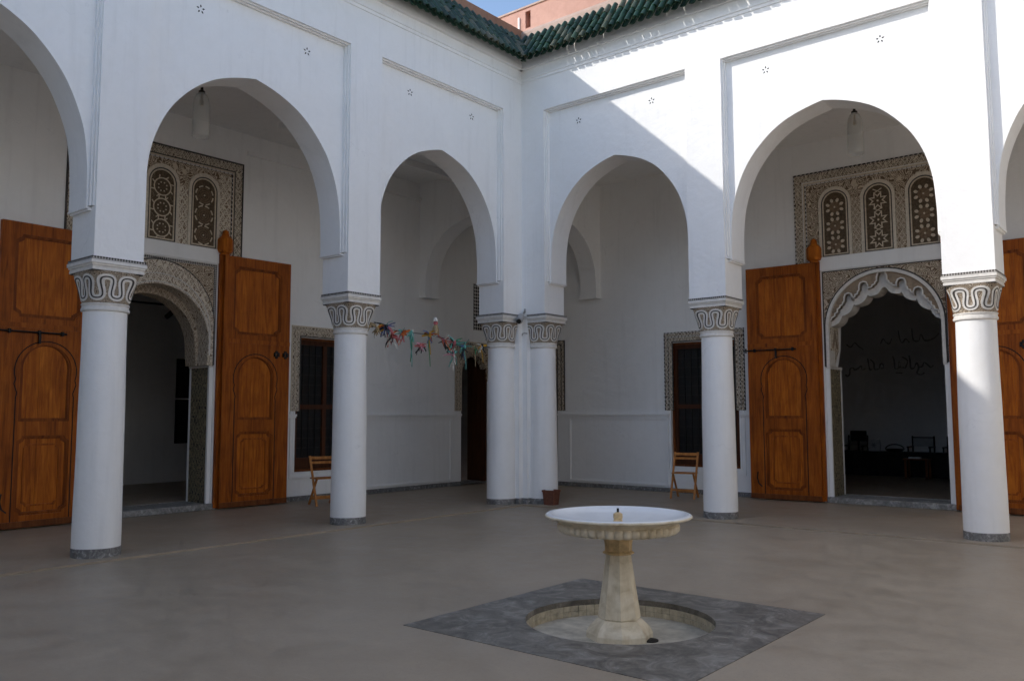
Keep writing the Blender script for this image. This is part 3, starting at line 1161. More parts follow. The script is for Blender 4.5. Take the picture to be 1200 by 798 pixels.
def stucco_panel(side, label, kinds):
    f = fside(side)
    T = SIDE[side]
    c = PORT[side]
    root = thing('carved_stucco_panel', T(c, -D, 4.13), label, 'stucco panel', 'carved panels above the portals')
    N0 = -D + 0.012
    H0, H1, W = 4.14, 5.715, 1.425
    bm = NB()
    slab(bm, f, rect(c - W + 0.02, c + W - 0.02, H0 + 0.05, H1 - 0.02), [], -D - 0.004, N0)
    build('ground', bm, 'carved_stucco', root)

    def border(w0, w1, mat, n1, nm, drop=0.0):
        bm = NB()
        slab(bm, f, [(c - W + w0, H0 - drop), (c - W + w1, H0 - drop), (c - W + w1, H1 - w1), (c + W - w1, H1 - w1), (c + W - w1, H0 - drop), (c + W - w0, H0 - drop), (c + W - w0, H1 - w0), (c - W + w0, H1 - w0)], [], -D - 0.004, n1)
        return build(nm, bm, mat, root)
    border(0.0, 0.022, 'dark_line' if side == 'L' else 'perforated', N0 + 0.016, 'outer_fillet', 0.02)
    border(0.0225, 0.155, 'carved_band', N0 + 0.006, 'carved_border', 0.02)
    border(0.1555, 0.173, 'dark_line' if side == 'L' else 'stucco_white', N0 + 0.014, 'inner_fillet', 0.01)
    border(0.1735, 0.196, 'stucco_cream', N0 + 0.010, 'inner_band', 0.0)
    border(0.1965, 0.22, 'perforated', N0 + 0.004, 'beaded_band', 0.0)
    # side fields left and right of the three windows
    for sg in (-1, 1):
        bm = NB()
        a, b = sorted((c + sg * (W - 0.225), c + sg * (W - 0.425)))
        slab(bm, f, rect(a, b, H0 + 0.05, H1 - 0.27), [], N0 - 0.004, N0 + 0.005)
        build('carved_field', bm, 'carved_stucco_pale' if side == 'L' else 'carved_stucco', root)
    for i, (k, kind) in enumerate(zip((-1, 0, 1), kinds)):
        wc = c + k * 0.71
        # white surround of each window with an arched head
        bm = NB()
        slab(bm, f, round_arch(wc, 0.275, 4.195, 5.40), [round_arch(wc, 0.229, 4.196, 5.342)], N0 - 0.002, N0 + 0.030)
        build('window_surround', bm, 'stucco_pale', root)
        stucco_window(f, root, wc, kind, N0)
    for k in (-0.5, 0.5):
        nc = c + k * 0.71
        bm = NB()
        slab(bm, f, round_arch(nc, 0.078, 4.20, 5.13), [], N0 - 0.002, N0 + 0.012)
        build('carved_niche', bm, 'carved_stucco_pale' if side == 'L' else 'carved_stucco_fine', root)
    for k in (-1, 0):
        bm = NB()
        slab(bm, f, star(c + (k + 0.5) * 0.71, 5.36, 0.06, 0.03, 6), [], N0 - 0.002, N0 + 0.012)
        build('star_boss', bm, 'stucco_cream', root)
    bm = NB()
    slab(bm, f, rect(c - 1.02, c + 1.02, 3.96, 4.19), [], -D - 0.004, N0 + 0.034)
    build('plain_lintel', bm, 'plaster', root)


stucco_panel('L', 'carved stucco panel above the left portal, windows with ringed discs', ('petals', 'net', 'rings')[::-1])
stucco_panel('R', 'carved stucco panel above the right portal, star window between petal windows', ('petals', 'stars', 'petals'))


# ------------------------------------------------------------------ portals
def half_to_full(c, half):
    """half outline (a>=0) from the apex to the foot -> closed-able list from left foot over apex to right foot"""
    left = [(c - a, z) for a, z in half[::-1]]
    right = [(c + a, z) for a, z in half]
    if abs(half[0][0]) < 1e-9:
        right = right[1:]
    return left + right


def resample(pts, n):
    d = [0]
    for a, b in zip(pts, pts[1:]):
        d.append(d[-1] + math.dist(a, b))
    out, j = [], 0
    for i in range(n):
        t = d[-1] * i / (n - 1)
        while j < len(pts) - 2 and d[j + 1] < t:
            j += 1
        k = (t - d[j]) / max(1e-9, d[j + 1] - d[j])
        out.append((pts[j][0] + (pts[j + 1][0] - pts[j][0]) * k, pts[j][1] + (pts[j + 1][1] - pts[j][1]) * k))
    return out


def ring_arch(zc, r, foot, n=24, a_foot=None):
    """half outline: quarter circle then straight down to the foot"""
    h = [(r * math.sin(PI / 2 * i / n), zc + r * math.cos(PI / 2 * i / n)) for i in range(n + 1)]
    h.append((r if a_foot is None else a_foot, foot))
    return h


def niche(a, z, w, h):
    return [(a - w, z - h), (a - w * 0.98, z - h * 0.45), (a - w * 0.7, z - h * 0.12), (a, z), (a + w * 0.7, z - h * 0.12), (a + w * 0.98, z - h * 0.45), (a + w, z - h)]


FRONT = [(0.0, 3.865), (0.045, 3.835), (0.068, 3.77), (0.072, 3.70), (0.10, 3.675), (0.105, 3.645), (0.15, 3.63), (0.155, 3.60), (0.222, 3.585)] + niche(0.298, 3.70, 0.062, 0.125) + \
    [(0.385, 3.545), (0.39, 3.51), (0.43, 3.495), (0.435, 3.46), (0.478, 3.445)] + niche(0.552, 3.53, 0.060, 0.125) + \
    [(0.64, 3.375), (0.645, 3.345), (0.685, 3.33), (0.69, 3.295), (0.73, 3.275), (0.735, 3.22), (0.775, 3.20), (0.78, 3.155), (0.83, 3.135), (0.84, 3.10), (0.895, 3.085), (0.895, 2.62), (0.955, 2.36), (0.955, 2.30)]


def drum(a0, z0, a1, z1, bulge, n=8):
    out = []
    for i in range(n + 1):
        t = i / n
        b = math.sin(PI * t) * bulge
        nx, nz = (z1 - z0), -(a1 - a0)
        l = math.hypot(nx, nz)
        out.append((a0 + (a1 - a0) * t + nx / l * b, z0 + (z1 - z0) * t + nz / l * b))
    return out


DRUMS = [(0.0, 3.60)] + drum(0.03, 3.595, 0.245, 3.47, 0.045)[0:] + drum(0.265, 3.50, 0.48, 3.335, 0.045) + drum(0.50, 3.36, 0.69, 3.165, 0.042) + drum(0.70, 3.18, 0.87, 3.00, 0.04) + [(0.895, 3.0), (0.895, 2.62), (0.955, 2.36), (0.955, 2.30)]


def portal(side, label):
    f = fside(side)
    T = SIDE[side]
    c = PORT[side]
    root = thing('carved_portal', T(c, -D - 0.2, 0), label, 'doorway', 'carved portals of the two galleries')
    NF = -D + 0.006
    outer = half_to_full(c, ring_arch(2.955, 0.935, 2.29))
    # corners of the square frame (spandrels)
    bm = NB()
    slab(bm, f, [(c - 0.962, 2.29)] + outer + [(c + 0.962, 2.29), (c + 0.962, 3.932), (c - 0.962, 3.932)], [], -D - 0.25, NF)
    build('spandrel', bm, 'carved_stucco', root)
    bm = NB()
    ot = half_to_full(c, ring_arch(2.955, 0.936, 2.29))
    oi = half_to_full(c, ring_arch(2.955, 0.885, 2.29))
    slab(bm, f, ot + oi[::-1], [], -D - 0.25, NF + 0.022)
    build('archivolt', bm, 'stucco_white' if side == 'R' else 'carved_stucco_pale', root)
    bm = NB()
    e1 = half_to_full(c, ring_arch(2.955, 0.958, 2.29))
    slab(bm, f, e1 + ot[::-1], [], -D - 0.2, NF + 0.012)
    build('dark_fillet', bm, 'dark_line', root)
    # square outer frame
    bm = NB()
    wi = 0.045 if side == 'L' else 0.016
    slab(bm, f, [(c - 0.975, 2.3), (c - 0.975 + wi, 2.3), (c - 0.975 + wi, 3.943 - wi), (c + 0.975 - wi, 3.943 - wi), (c + 0.975 - wi, 2.3), (c + 0.975, 2.3), (c + 0.975, 3.943), (c - 0.975, 3.943)], [], -D - 0.02, NF + 0.008)
    build('square_frame', bm, 'braid' if side == 'L' else 'dark_line', root)
    bm = NB()
    slab(bm, f, [(c - 1.05, 0.0), (c - 0.966, 0.0), (c - 0.966, 2.299), (c - 0.976, 2.299), (c - 0.976, 3.944), (c + 0.976, 3.944), (c + 0.976, 2.299), (c + 0.966, 2.299), (c + 0.966, 0.0), (c + 1.05, 0.0), (c + 1.05, 4.0), (c - 1.05, 4.0)], [], -D - 0.02, NF + 0.020)
    build('white_trim', bm, 'plaster', root)
    oi = half_to_full(c, ring_arch(2.955, 0.8855, 2.30))
    if side == 'R':
        fr = half_to_full(c, FRONT)
        # taupe field between archivolt and stalactites
        bm = NB()
        fo_ = half_to_full(c, ring_arch(2.955, 0.925, 2.62))
        fi_ = half_to_full(c, FRONT[:-3] + [(0.895, 2.63)])
        slab(bm, f, fo_ + fi_[::-1], [], -D - 0.134, -D - 0.03)
        build('field', bm, 'stucco_taupe', root)
        bm = NB()
        inner = [(a + 0.0, z) for a, z in FRONT]
        rim = half_to_full(c, [(max(0, a - (0.0 if i == 0 else 0.0)), z) for i, (a, z) in enumerate(FRONT)])
        # white rim following the stalactite outline
        full = rim
        L, Rr = [], []
        for i, (x, y) in enumerate(full):
            x0, y0 = full[max(i - 1, 0)]
            x1, y1 = full[min(i + 1, len(full) - 1)]
            l = math.hypot(x1 - x0, y1 - y0)
            nx, ny = -(y1 - y0) / l, (x1 - x0) / l
            L.append((x + nx * 0.022, y + ny * 0.022))
            Rr.append((x, y))
        uvl = bm.loops.layers.uv.verify()
        vA = [[bm.verts.new(f(p, q, e)) for p, q in arr] for arr in (L, Rr) for e in (-D - 0.012, -D - 0.16)]
        for i in range(len(full) - 1):
            for a, b in ((0, 2), (2, 3), (0, 1)):
                try:
                    bm.faces.new((vA[a][i], vA[a][i + 1], vA[b][i + 1], vA[b][i]))
                except ValueError:
                    pass
        build('stalactite_rim', bm, 'stucco_white', root)
        # drums hanging behind the rim
        dr = half_to_full(c, DRUMS)
        ob = half_to_full(c, ring_arch(2.955, 0.96, 2.30))
        bm = NB()
        slab(bm, f, ob + dr[::-1], [], -D - 0.48, -D - 0.135)
        build('stalactite', bm, 'stucco_white', root)
        bm = NB()
        slab(bm, f, half_to_full(c, [(0.0, 3.66), (0.25, 3.54), (0.48, 3.40), (0.69, 3.23), (0.88, 3.06), (0.9, 2.62), (0.958, 2.32)])[::-1] + [(c - 0.962, 2.3), (c - 0.962, 3.93), (c + 0.962, 3.93), (c + 0.962, 2.3)], [], -D - WT + 0.002, -D - 0.481)
        build('back_arch', bm, 'plaster', root)
        for sg in (-1, 1):
            bm = NB()
            pl = [(c + sg * 0.958, 2.31), (c + sg * 0.935, 2.42), (c + sg * 0.878, 2.60), (c + sg * 0.878, 2.985), (c + sg * 0.958, 2.985)]
            slab(bm, f, pl, [], -D - 0.44, -D - 0.04)
            cb = build('corbel', bm, 'carved_stucco_pale', root)
            bm = NB()
            slab(bm, lambda p, q, e: f(c + sg * e, q, -D - p), [(0.10, 2.62), (0.24, 2.95), (0.38, 2.62), (0.32, 2.62), (0.24, 2.84), (0.16, 2.62)], [], 0.868, 0.880)
            build('corbel_niche', bm, 'stucco_taupe', cb)
    else:
        # wide carved horseshoe band and deep carved soffit
        inn = half_to_full(c, ring_arch(2.66, 0.862, 2.30, 24, 0.845))
        bm = NB()
        slab(bm, f, oi + inn[::-1], [], -D - 0.30, NF + 0.010)
        build('arch_band', bm, 'carved_stucco_pale', root)
        for rr, zz, nm, w in ((0.868, 2.68, 'lower_bead', 0.012), (0.878, 2.80, 'middle_bead', 0.010)):
            bm = NB()
            a = half_to_full(c, ring_arch(zz, rr + w, 2.45))
            b = half_to_full(c, ring_arch(zz, rr, 2.45))
            slab(bm, f, a + b[::-1], [], -D - 0.02, NF + 0.024)
            build(nm, bm, 'stucco_white', root)
        bm = NB()
        in2 = half_to_full(c, ring_arch(2.60, 0.80, 2.30, 24, 0.82))
        o2 = half_to_full(c, ring_arch(2.955, 0.96, 2.30))
        slab(bm, f, o2 + in2[::-1], [], -D - WT + 0.002, -D - 0.29)
        build('soffit', bm, 'carved_stucco_fine', root)
    # jambs faced with mosaic tiles, white edges, impost
    for sg in (-1, 1):
        bm = NB()
        a, b = sorted((c + sg * 0.963, c + sg * 0.905))
        slab(bm, f, rect(a, b, 0.098, 2.262), [], -D - WT + 0.05, -D - 0.045)
        jb = build('mosaic_jamb', bm, 'zellige', root)
        bm = NB()
        a, b = sorted((c + sg * 0.963, c + sg * 0.900))
        slab(bm, f, rect(a, b, 0.098, 2.262), [], -D - 0.044, -D + 0.004)
        slab(bm, f, rect(a, b, 0.098, 2.262), [], -D - WT, -D - WT + 0.049)
        build('white_edge', bm, 'plaster', jb)
        bm = NB()
        a, b = sorted((c + sg * 0.964, c + sg * 0.885))
        slab(bm, f, rect(a, b, 2.263, 2.305), [], -D - WT, -D + 0.012)
        build('impost', bm, 'stucco_white', root)
    bm = NB()
    box(bm, f, c - 1.0, c + 1.0, 0.001, 0.097, -D - WT, -D + 0.055)
    bevel(bm, 0.008)
    build('threshold', bm, 'threshold_marble', root)
    return root


portal('L', 'left portal with smooth carved horseshoe arch and mosaic jambs')
portal('R', 'right portal with scalloped stalactite arch and mosaic jambs')


# ------------------------------------------------------------------ door leaves
def octa(a0, a1, z0, z1, k):
    m = k * 0.45
    return [(a0 + k, z0), (a1 - k, z0), (a1 - k + m * 0.3, z0 + m), (a1, z0 + k), (a1, z1 - k), (a1 - k + m * 0.3, z1 - m), (a1 - k, z1), (a0 + k, z1), (a0 + k - m * 0.3, z1 - m), (a0, z1 - k), (a0, z0 + k), (a0 + k - m * 0.3, z0 + m)]


def door_leaf(side, sg, label, bolt=True, swing=0.035):
    """sg: which side of the portal; the leaf is folded back flat against the gallery wall"""
    T = SIDE[side]
    c = PORT[side]
    Wd, H, th = 1.235, 4.08, 0.07
    hinge = T(c + sg * 1.045, -D + 0.085, 0.02)
    root = thing('door_leaf', hinge, label, 'door', 'cedar door leaves folded back on the gallery walls')
    sdir = (T(1, 0, 0) - T(0, 0, 0)) * sg
    ndir = T(0, 1, 0) - T(0, 0, 0)
    sd = (sdir * math.cos(swing) + ndir * math.sin(swing))
    nd = (ndir * math.cos(swing) - sdir * math.sin(swing))
    f = lambda p, q, e: hinge + sd * p + nd * e + Vector((0, 0, q))
    # boards of the core
    xs = [0.0, 0.16, 0.34, 0.50, 0.68, 0.86, 1.05, Wd]
    # frame: stiles and rails around three sunk fields
    up = octa(0.17, 1.06, 2.80, 3.92, 0.085)
    ap = [(0.93, 1.40), (0.93, 2.02)] + [(0.60 + 0.335 * math.cos(PI * i / 16), 2.10 + 0.335 * math.sin(PI * i / 16)) for i in range(17)] + [(0.27, 2.02), (0.27, 1.40)]
    lo = octa(0.26, 0.94, 0.16, 1.21, 0.07)
    bm = NB()
    slab(bm, f, rect(0.0, Wd, 0.0, H), [up, ap, lo], 0.0, th)
    build('frame', bm, 'cedar_frame', root)
    for nm, fld in (('upper_panel', (0.14, 1.09, 2.77, 3.95)), ('arched_panel', (0.24, 0.97, 1.37, 2.46)), ('lower_panel', (0.23, 0.97, 0.13, 1.24))):
        a0, a1, z0, z1 = fld
        n = 5
        for i in range(n):
            bm = NB()
            b0, b1 = a0 + (a1 - a0) * i / n + 0.001, a0 + (a1 - a0) * (i + 1) / n - 0.001
            slab(bm, f, rect(b0, b1, z0, z1), [], 0.012, th - 0.030 - 0.002 * (i % 2))
            build('plank', bm, 'cedar', root)
    # raised bead round each field
    def inset(poly, d):
        cx = sum(p for p, q in poly) / len(poly)
        cz = sum(q for p, q in poly) / len(poly)
        hx = max(abs(p - cx) for p, q in poly)
        hz = max(abs(q - cz) for p, q in poly)
        return [(cx + (p - cx) * (1 - d / hx), cz + (q - cz) * (1 - d / hz)) for p, q in poly]
    for poly in (up, ap, lo):
        bm = NB()
        slab(bm, f, inset(poly, -0.004), [inset(poly, 0.030)], 0.03, th - 0.012)
        slab(bm, f, inset(poly, 0.030), [inset(poly, 0.044)], 0.03, th - 0.022)
        build('bead', bm, 'cedar_bead', root)
    # raised centre of the lower field
    bm = NB()
    slab(bm, f, octa(0.36, 0.84, 0.27, 1.10, 0.05), [octa(0.385, 0.815, 0.295, 1.075, 0.045)], 0.03, th - 0.020)
    build('bead', bm, 'cedar_frame', root)
    # wicket door outline: thin dark joint with horseshoe head
    cxw, czw, rw = 0.60, 2.08, 0.405
    pts = [(cxw + rw * 0.93, 0.06), (cxw + rw * 0.93, 1.72), (cxw + rw * 0.90, 1.78), (cxw + rw * 1.0, 1.90)]
    pts += [(cxw + rw * math.cos(t), czw + rw * math.sin(t)) for t in [-0.3 + (PI + 0.6) * i / 26 for i in range(27)]]
    pts += [(cxw - rw * 1.0, 1.90), (cxw - rw * 0.90, 1.78), (cxw - rw * 0.93, 1.72), (cxw - rw * 0.93, 0.06)]
    bm = NB()
    slab(bm, f, stroke(pts, 0.014), [], th - 0.01, th + 0.0015)
    build('wicket_joint', bm, 'hole_shade_and_joint', root)
    bm = NB()
    slab(bm, f, rect(0.004, Wd - 0.004, 0.0, 0.085), [], th, th + 0.012)
    build('kick_rail', bm, 'dark_cedar', root)
    bm = NB()
    slab(bm, f, rect(0.10, Wd, 2.655, 2.72), [], th - 0.001, th + 0.008)
    build('lock_rail', bm, 'cedar_frame', root)
    # hinge post with turned finial
    bm = NB()
    slab(bm, f, rect(-0.055, 0.10, 0.0, H + 0.02), [], -0.05, 0.0 - 0.001)
    build('hinge_post', bm, 'cedar_frame', root)
    bm = NB()
    fc = hinge + sd * 0.02 + nd * 0.02
    lathe(bm, fc, [(0.075, H + 0.001), (0.075, H + 0.03), (0.105, H + 0.04), (0.125, H + 0.09), (0.125, H + 0.24), (0.115, H + 0.27), (0.075, H + 0.31), (0.06, H + 0.33), (0.045, H + 0.40), (0.0, H + 0.43)], 8, rot=PI / 8)
    build('finial', bm, 'cedar', root, ang=20)
    if bolt:
        bm = NB()
        tube(bm, [f(0.36, 2.60, th + 0.028), f(Wd + 0.06, 2.60, th + 0.028)], 0.012, 8)
        for p in (0.42, 0.72, 1.10):
            slab(bm, f, rect(p - 0.014, p + 0.014, 2.572, 2.628), [], th, th + 0.048)
        slab(bm, f, rect(0.60 + 0.1, 0.63 + 0.1, 2.45, 2.57), [], th + 0.02, th + 0.04)
        tube(bm, [f(Wd + 0.02, 2.56, th + 0.03), f(Wd + 0.02, 2.64, th + 0.03)], 0.015, 8)
        build('bolt', bm, 'black_iron', root)
        bm = NB()
        slab(bm, f, stroke([(1.10, 0.46), (1.115, 0.36), (1.09, 0.26), (1.03, 0.21)], 0.014), [], th, th + 0.02)
        build('latch_hook', bm, 'black_iron', root)
    else:
        bm = NB()
        for p in (0.98, 1.15):
            slab(bm, f, rect(p - 0.05, p + 0.05, 2.46, 2.53), [rect(p - 0.02, p + 0.02, 2.48, 2.51)], th, th + 0.03)
            slab(bm, f, rect(p - 0.02, p + 0.02, 2.43, 2.56), [rect(p - 0.015, p + 0.015, 2.455, 2.535)], th, th + 0.022)
        build('bolt_keeper', bm, 'black_iron', root)
    return root


door_leaf('L', 1, 'cedar door leaf at far left, partly behind the largest column', True, 0.03)
door_leaf('L', -1, 'cedar door leaf with iron keepers, left of the left window', False, 0.05)
door_leaf('R', -1, 'cedar door leaf with iron bolt, left of the stalactite portal', True, 0.05)
door_leaf('R', 1, 'cedar door leaf at the right edge, partly behind the sunlit column', False, 0.03)


# ------------------------------------------------------------------ gallery windows
def window(side, label):
    f = fside(side)
    T = SIDE[side]
    c, hw = WIN[side]
    root = thing('window', T(c, -D, 0.5), label, 'window', 'tall wooden gallery windows')
    bm = NB()
    z0, z1 = 1.565, 3.075
    a, b = c - hw, c + hw
    w = 0.205
    ring = lambda w0, w1, zb: [(a + w0, zb), (a + w1, zb), (a + w1, z1 - w1), (b - w1, z1 - w1), (b - w1, zb), (b - w0, zb), (b - w0, z1 - w0), (a + w0, z1 - w0)]
    slab(bm, f, ring(0.018, w - 0.012, z0), [], -D - 0.01, -D + 0.010)
    sr = build('carved_surround', bm, 'carved_band', root)
    bm = NB()
    slab(bm, f, ring(0.0, 0.022, z0), [], -D - 0.01, -D + 0.018)
    slab(bm, f, ring(w * 0.40, w * 0.40 + 0.016, z0), [], -D - 0.01, -D + 0.016)
    build('fillet', bm, 'perforated' if side == 'R' else 'stucco_cream', sr)
    bm = NB()
    slab(bm, f, ring(w - 0.030, w - 0.012, z0), [], -D - 0.01, -D + 0.019)
    build('fillet', bm, 'dark_line', sr)
    # white lower surround
    bm = NB()
    a2, b2 = c - 0.70, c + 0.70
    slab(bm, f, [(a2 - 0.11, 1.56), (a2 - 0.11, 0.39), (b2 + 0.11, 0.39), (b2 + 0.11, 1.56), (b2 + 0.06, 1.56), (b2 + 0.06, 0.44), (a2 - 0.06, 0.44), (a2 - 0.06, 1.56)], [], -D - 0.01, -D + 0.022)
    build('white_surround', bm, 'plaster', root)
    bm = NB()
    slab(bm, f, [(a2 - 0.035, 1.56), (a2 - 0.035, 0.465), (b2 + 0.035, 0.465), (b2 + 0.035, 1.56), (b2 - 0.0, 1.56), (b2 - 0.0, 0.50), (a2 + 0.0, 0.50), (a2 + 0.0, 1.56)], [], -D - 0.01, -D + 0.012)
    build('inner_trim', bm, 'plaster', root)
    # timber casement
    NW = -D - 0.08
    bm = NB()
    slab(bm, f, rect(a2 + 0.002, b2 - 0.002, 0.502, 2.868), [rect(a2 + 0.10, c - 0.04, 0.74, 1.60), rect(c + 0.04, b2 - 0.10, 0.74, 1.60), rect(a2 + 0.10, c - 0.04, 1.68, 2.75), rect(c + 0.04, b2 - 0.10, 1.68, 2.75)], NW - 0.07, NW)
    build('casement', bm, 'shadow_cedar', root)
    bm = NB()
    slab(bm, f, rect(a2 + 0.002, b2 - 0.002, 0.502, 2.868), [rect(a2 + 0.04, b2 - 0.04, 0.54, 2.83)], NW - 0.02, NW + 0.035)
    build('timber_frame', bm, 'dark_cedar', root)
    for (p0, p1) in ((a2 + 0.10, c - 0.04), (c + 0.04, b2 - 0.10)):
        for (q0, q1) in ((0.74, 1.60), (1.68, 2.75)):
            bm = NB()
            slab(bm, f, rect(p0 - 0.01, p1 + 0.01, q0 - 0.01, q1 + 0.01), [], NW - 0.052, NW - 0.046)
            build('pane', bm, 'dark_glass', root)
            bm = NB()
            nb = 4
            for i in range(1, nb):
                p = p0 + (p1 - p0) * i / nb
                slab(bm, f, rect(p - 0.007, p + 0.007, q0, q1), [], NW - 0.04, NW - 0.026)
            nq = max(2, int((q1 - q0) / 0.17))
            for i in range(1, nq):
                q = q0 + (q1 - q0) * i / nq
                slab(bm, f, rect(p0, p1, q - 0.007, q + 0.007), [], NW - 0.041, NW - 0.028)
            build('grille', bm, 'black_iron', root)
    bm = NB()
    box(bm, f, a2 - 0.1, b2 + 0.1, 0.3, 3.0, -D - WT - 0.1, -D - WT + 0.002)
    build('shutter', bm, 'dark_cedar', root)


window('L', 'dark wooden window with carved surround behind the left folding chair')
window('R', 'dark wooden window with carved surround behind the right folding chair')


# ------------------------------------------------------------------ corner doorways
def corner_door(side, label):
    f = fside(side)
    T = SIDE[side]
    d0, d1 = CDOOR[side]
    c = (d0 + d1) / 2
    hw = (d1 - d0) / 2
    root = thing('corner_doorway', T(c, -D, 0), label, 'doorway', 'small doorways in the gallery corner')
    z0, z1 = 1.575, 3.075
    a, b = d0 - 0.20, d1 + 0.20
    ring = lambda w0, w1: [(a + w0, z0), (a + w1, z0), (a + w1, z1 - w1), (b - w1, z1 - w1), (b - w1, z0), (b - w0, z0), (b - w0, z1 - w0), (a + w0, z1 - w0)]
    bm = NB()
    slab(bm, f, ring(0.0, 0.198), [], -D - 0.01, -D + 0.012)
    sr = build('carved_surround', bm, 'carved_band', root)
    for w0, w1 in ((0.0, 0.016), (0.085, 0.10), (0.18, 0.199)):
        bm = NB()
        slab(bm, f, ring(w0, w1), [], -D - 0.01, -D + 0.02)
        build('fillet', bm, 'stucco_cream' if side == 'L' else 'dark_line', sr)
    # scalloped arch head
    bm = NB()
    half = []
    n = 7
    for i in range(n):
        t0, t1 = i / n, (i + 1) / n
        for k in range(5):
            t = t0 + (t1 - t0) * k / 5
            bulge = 0.035 * math.sin(PI * k / 5)
            half.append(((hw - 0.03) * math.sin(t * PI / 2), 2.34 + 0.42 * math.cos(t * PI / 2) + bulge))
    half[0] = (0.0, half[0][1])
    half.append((hw - 0.03, 2.30))
    half.append((hw - 0.002, 2.22))
    inn = half_to_full(c, half)
    slab(bm, f, inn + [(d1 - 0.001, 2.949), (d0 + 0.001, 2.949)], [], -D - 0.20, -D - 0.004)
    build('scalloped_head', bm, 'carved_stucco', root)
    bm = NB()
    box(bm, f, d0, d1, -0.02, 0.03, -D - WT - 1.5, -D)
    build('sill', bm, 'threshold_marble', root)
    # dark plank door folded back against the reveal of the opening
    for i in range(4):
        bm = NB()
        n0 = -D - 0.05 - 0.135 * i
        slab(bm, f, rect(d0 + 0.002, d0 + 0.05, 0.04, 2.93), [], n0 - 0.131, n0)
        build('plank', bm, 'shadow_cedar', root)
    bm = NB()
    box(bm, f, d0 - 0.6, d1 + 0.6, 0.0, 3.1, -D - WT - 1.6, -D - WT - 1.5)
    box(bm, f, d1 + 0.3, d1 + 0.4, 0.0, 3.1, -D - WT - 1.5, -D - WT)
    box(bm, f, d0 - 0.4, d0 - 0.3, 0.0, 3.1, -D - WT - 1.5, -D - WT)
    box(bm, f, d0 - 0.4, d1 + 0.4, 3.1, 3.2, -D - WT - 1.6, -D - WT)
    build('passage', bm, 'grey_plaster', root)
    return root


corner_door('L', 'dark corner doorway with scalloped head, left of the corner columns')
corner_door('R', 'corner doorway mostly hidden behind the right corner column')
f = fside('L')
vp = thing('perforated_panel', TL(-2.8, -D, 3.34), 'small window with black and white perforated border above the left corner doorway', 'window')
bm = NB()
slab(bm, f, rect(-3.25, -2.45, 3.345, 4.37), [rect(-3.06, -2.64, 3.52, 4.20)], -D - 0.01, -D + 0.012)
build('perforated_border', bm, 'perforated', vp)
bm = NB()
slab(bm, f, rect(-3.062, -2.638, 3.518, 4.202), [], -D - 0.01, -D + 0.006)
build('panel', bm, 'plaster', vp)


# ------------------------------------------------------------------ rooms behind the portals
def room(name, x0, x1, y0, y1, z1, wall, open_face, label):
    """five plates; the open face is the gallery wall"""
    root = thing(name, ((x0 + x1) / 2, (y0 + y1) / 2, 0), label, 'room')
    t = 0.2
    pl = {'x0': (x0 - t, x0, y0 - t, y1 + t), 'x1': (x1, x1 + t, y0 - t, y1 + t), 'y0': (x0, x1, y0 - t, y0), 'y1': (x0, x1, y1, y1 + t)}
    for k, (a, b, c, d) in pl.items():
        if k == open_face:
            continue
        bm = NB()
        wbox(bm, a, b, c, d, 0.0, z1)
        build('wall', bm, wall, root)
    bm = NB()
    wbox(bm, x0, x1, y0, y1, 0.02, 0.094)
    build('floor', bm, 'brown_floor' if open_face == 'y0' else 'polished_concrete', root)
    bm = NB()
    wbox(bm, x0 - t, x1 + t, y0 - t, y1 + t, z1 + 0.001, z1 + 0.2)
    build('ceiling', bm, wall, root)
    return root


room('dim_room', 1.2, 7.6, D + WT + 0.002, 10.0, 4.8, 'room_plaster', 'y0', 'dim grey room seen through the right portal')
room('dim_room', -8.0, -D - WT - 0.002, -7.6, -0.9, 4.8, 'pale_room_plaster', 'x1', 'dim room with hung pictures seen through the left portal')
# lettering on the far wall of the right room
wr = thing('wall_lettering', (3.2, 9.99, 2.3), 'line of dark flowing script painted on the dim room wall', 'lettering')
fw = lambda p, q, e: Vector((p, 10.0 - e, q))


def script_line(x0, x1, z, h, strokes, parent):
    bm = NB()
    W = x1 - x0
    for pts, wd in strokes:
        q = smooth_poly([(x0 + px * W, z + pz * h) for px, pz in pts], 5)
        n = len(q)
        slab(bm, fw, stroke(q, [wd * 0.85 * (0.55 + 0.6 * abs(math.sin(PI * (i / n) * 2.2 + 0.4))) for i in range(n)]), [], 0.001, 0.006)
    build('script', bm, 'ink', parent)['kind'] = 'stuff'


script_line(2.15, 4.15, 2.56, 0.30, [
    ([(0.0, -0.35), (0.02, -0.5), (0.05, -0.35), (0.06, 0.1), (0.10, 0.15), (0.11, 0.0), (0.15, 0.1), (0.19, 0.3), (0.20, 0.0), (0.24, 0.05)], 0.040),
    ([(0.27, 0.9), (0.28, 0.4), (0.29, 0.0), (0.32, 0.0)], 0.036),
    ([(0.30, 0.8), (0.34, 0.5), (0.345, 0.0), (0.40, 0.05), (0.41, 0.35), (0.44, 0.4), (0.45, 0.1), (0.42, 0.05)], 0.036),
    ([(0.56, 1.0), (0.575, 0.5), (0.58, 0.0), (0.62, 0.05), (0.63, 0.5), (0.64, 0.1), (0.68, 0.05)], 0.040),
    ([(0.66, 0.9), (0.72, 0.6), (0.70, 0.1), (0.68, 0.0)], 0.036),
    ([(0.74, 1.0), (0.75, 0.5), (0.755, 0.0), (0.79, 0.0), (0.82, 0.4), (0.84, 0.0), (0.82, -0.4), (0.86, -0.55), (0.90, -0.4)], 0.040),
    ([(0.84, 0.05), (0.88, 0.1), (0.90, 0.4), (0.94, 0.2), (0.97, 0.0), (1.0, 0.15)], 0.036),
    ([(0.585, -0.35), (0.66, -0.38)], 0.03)], wr)
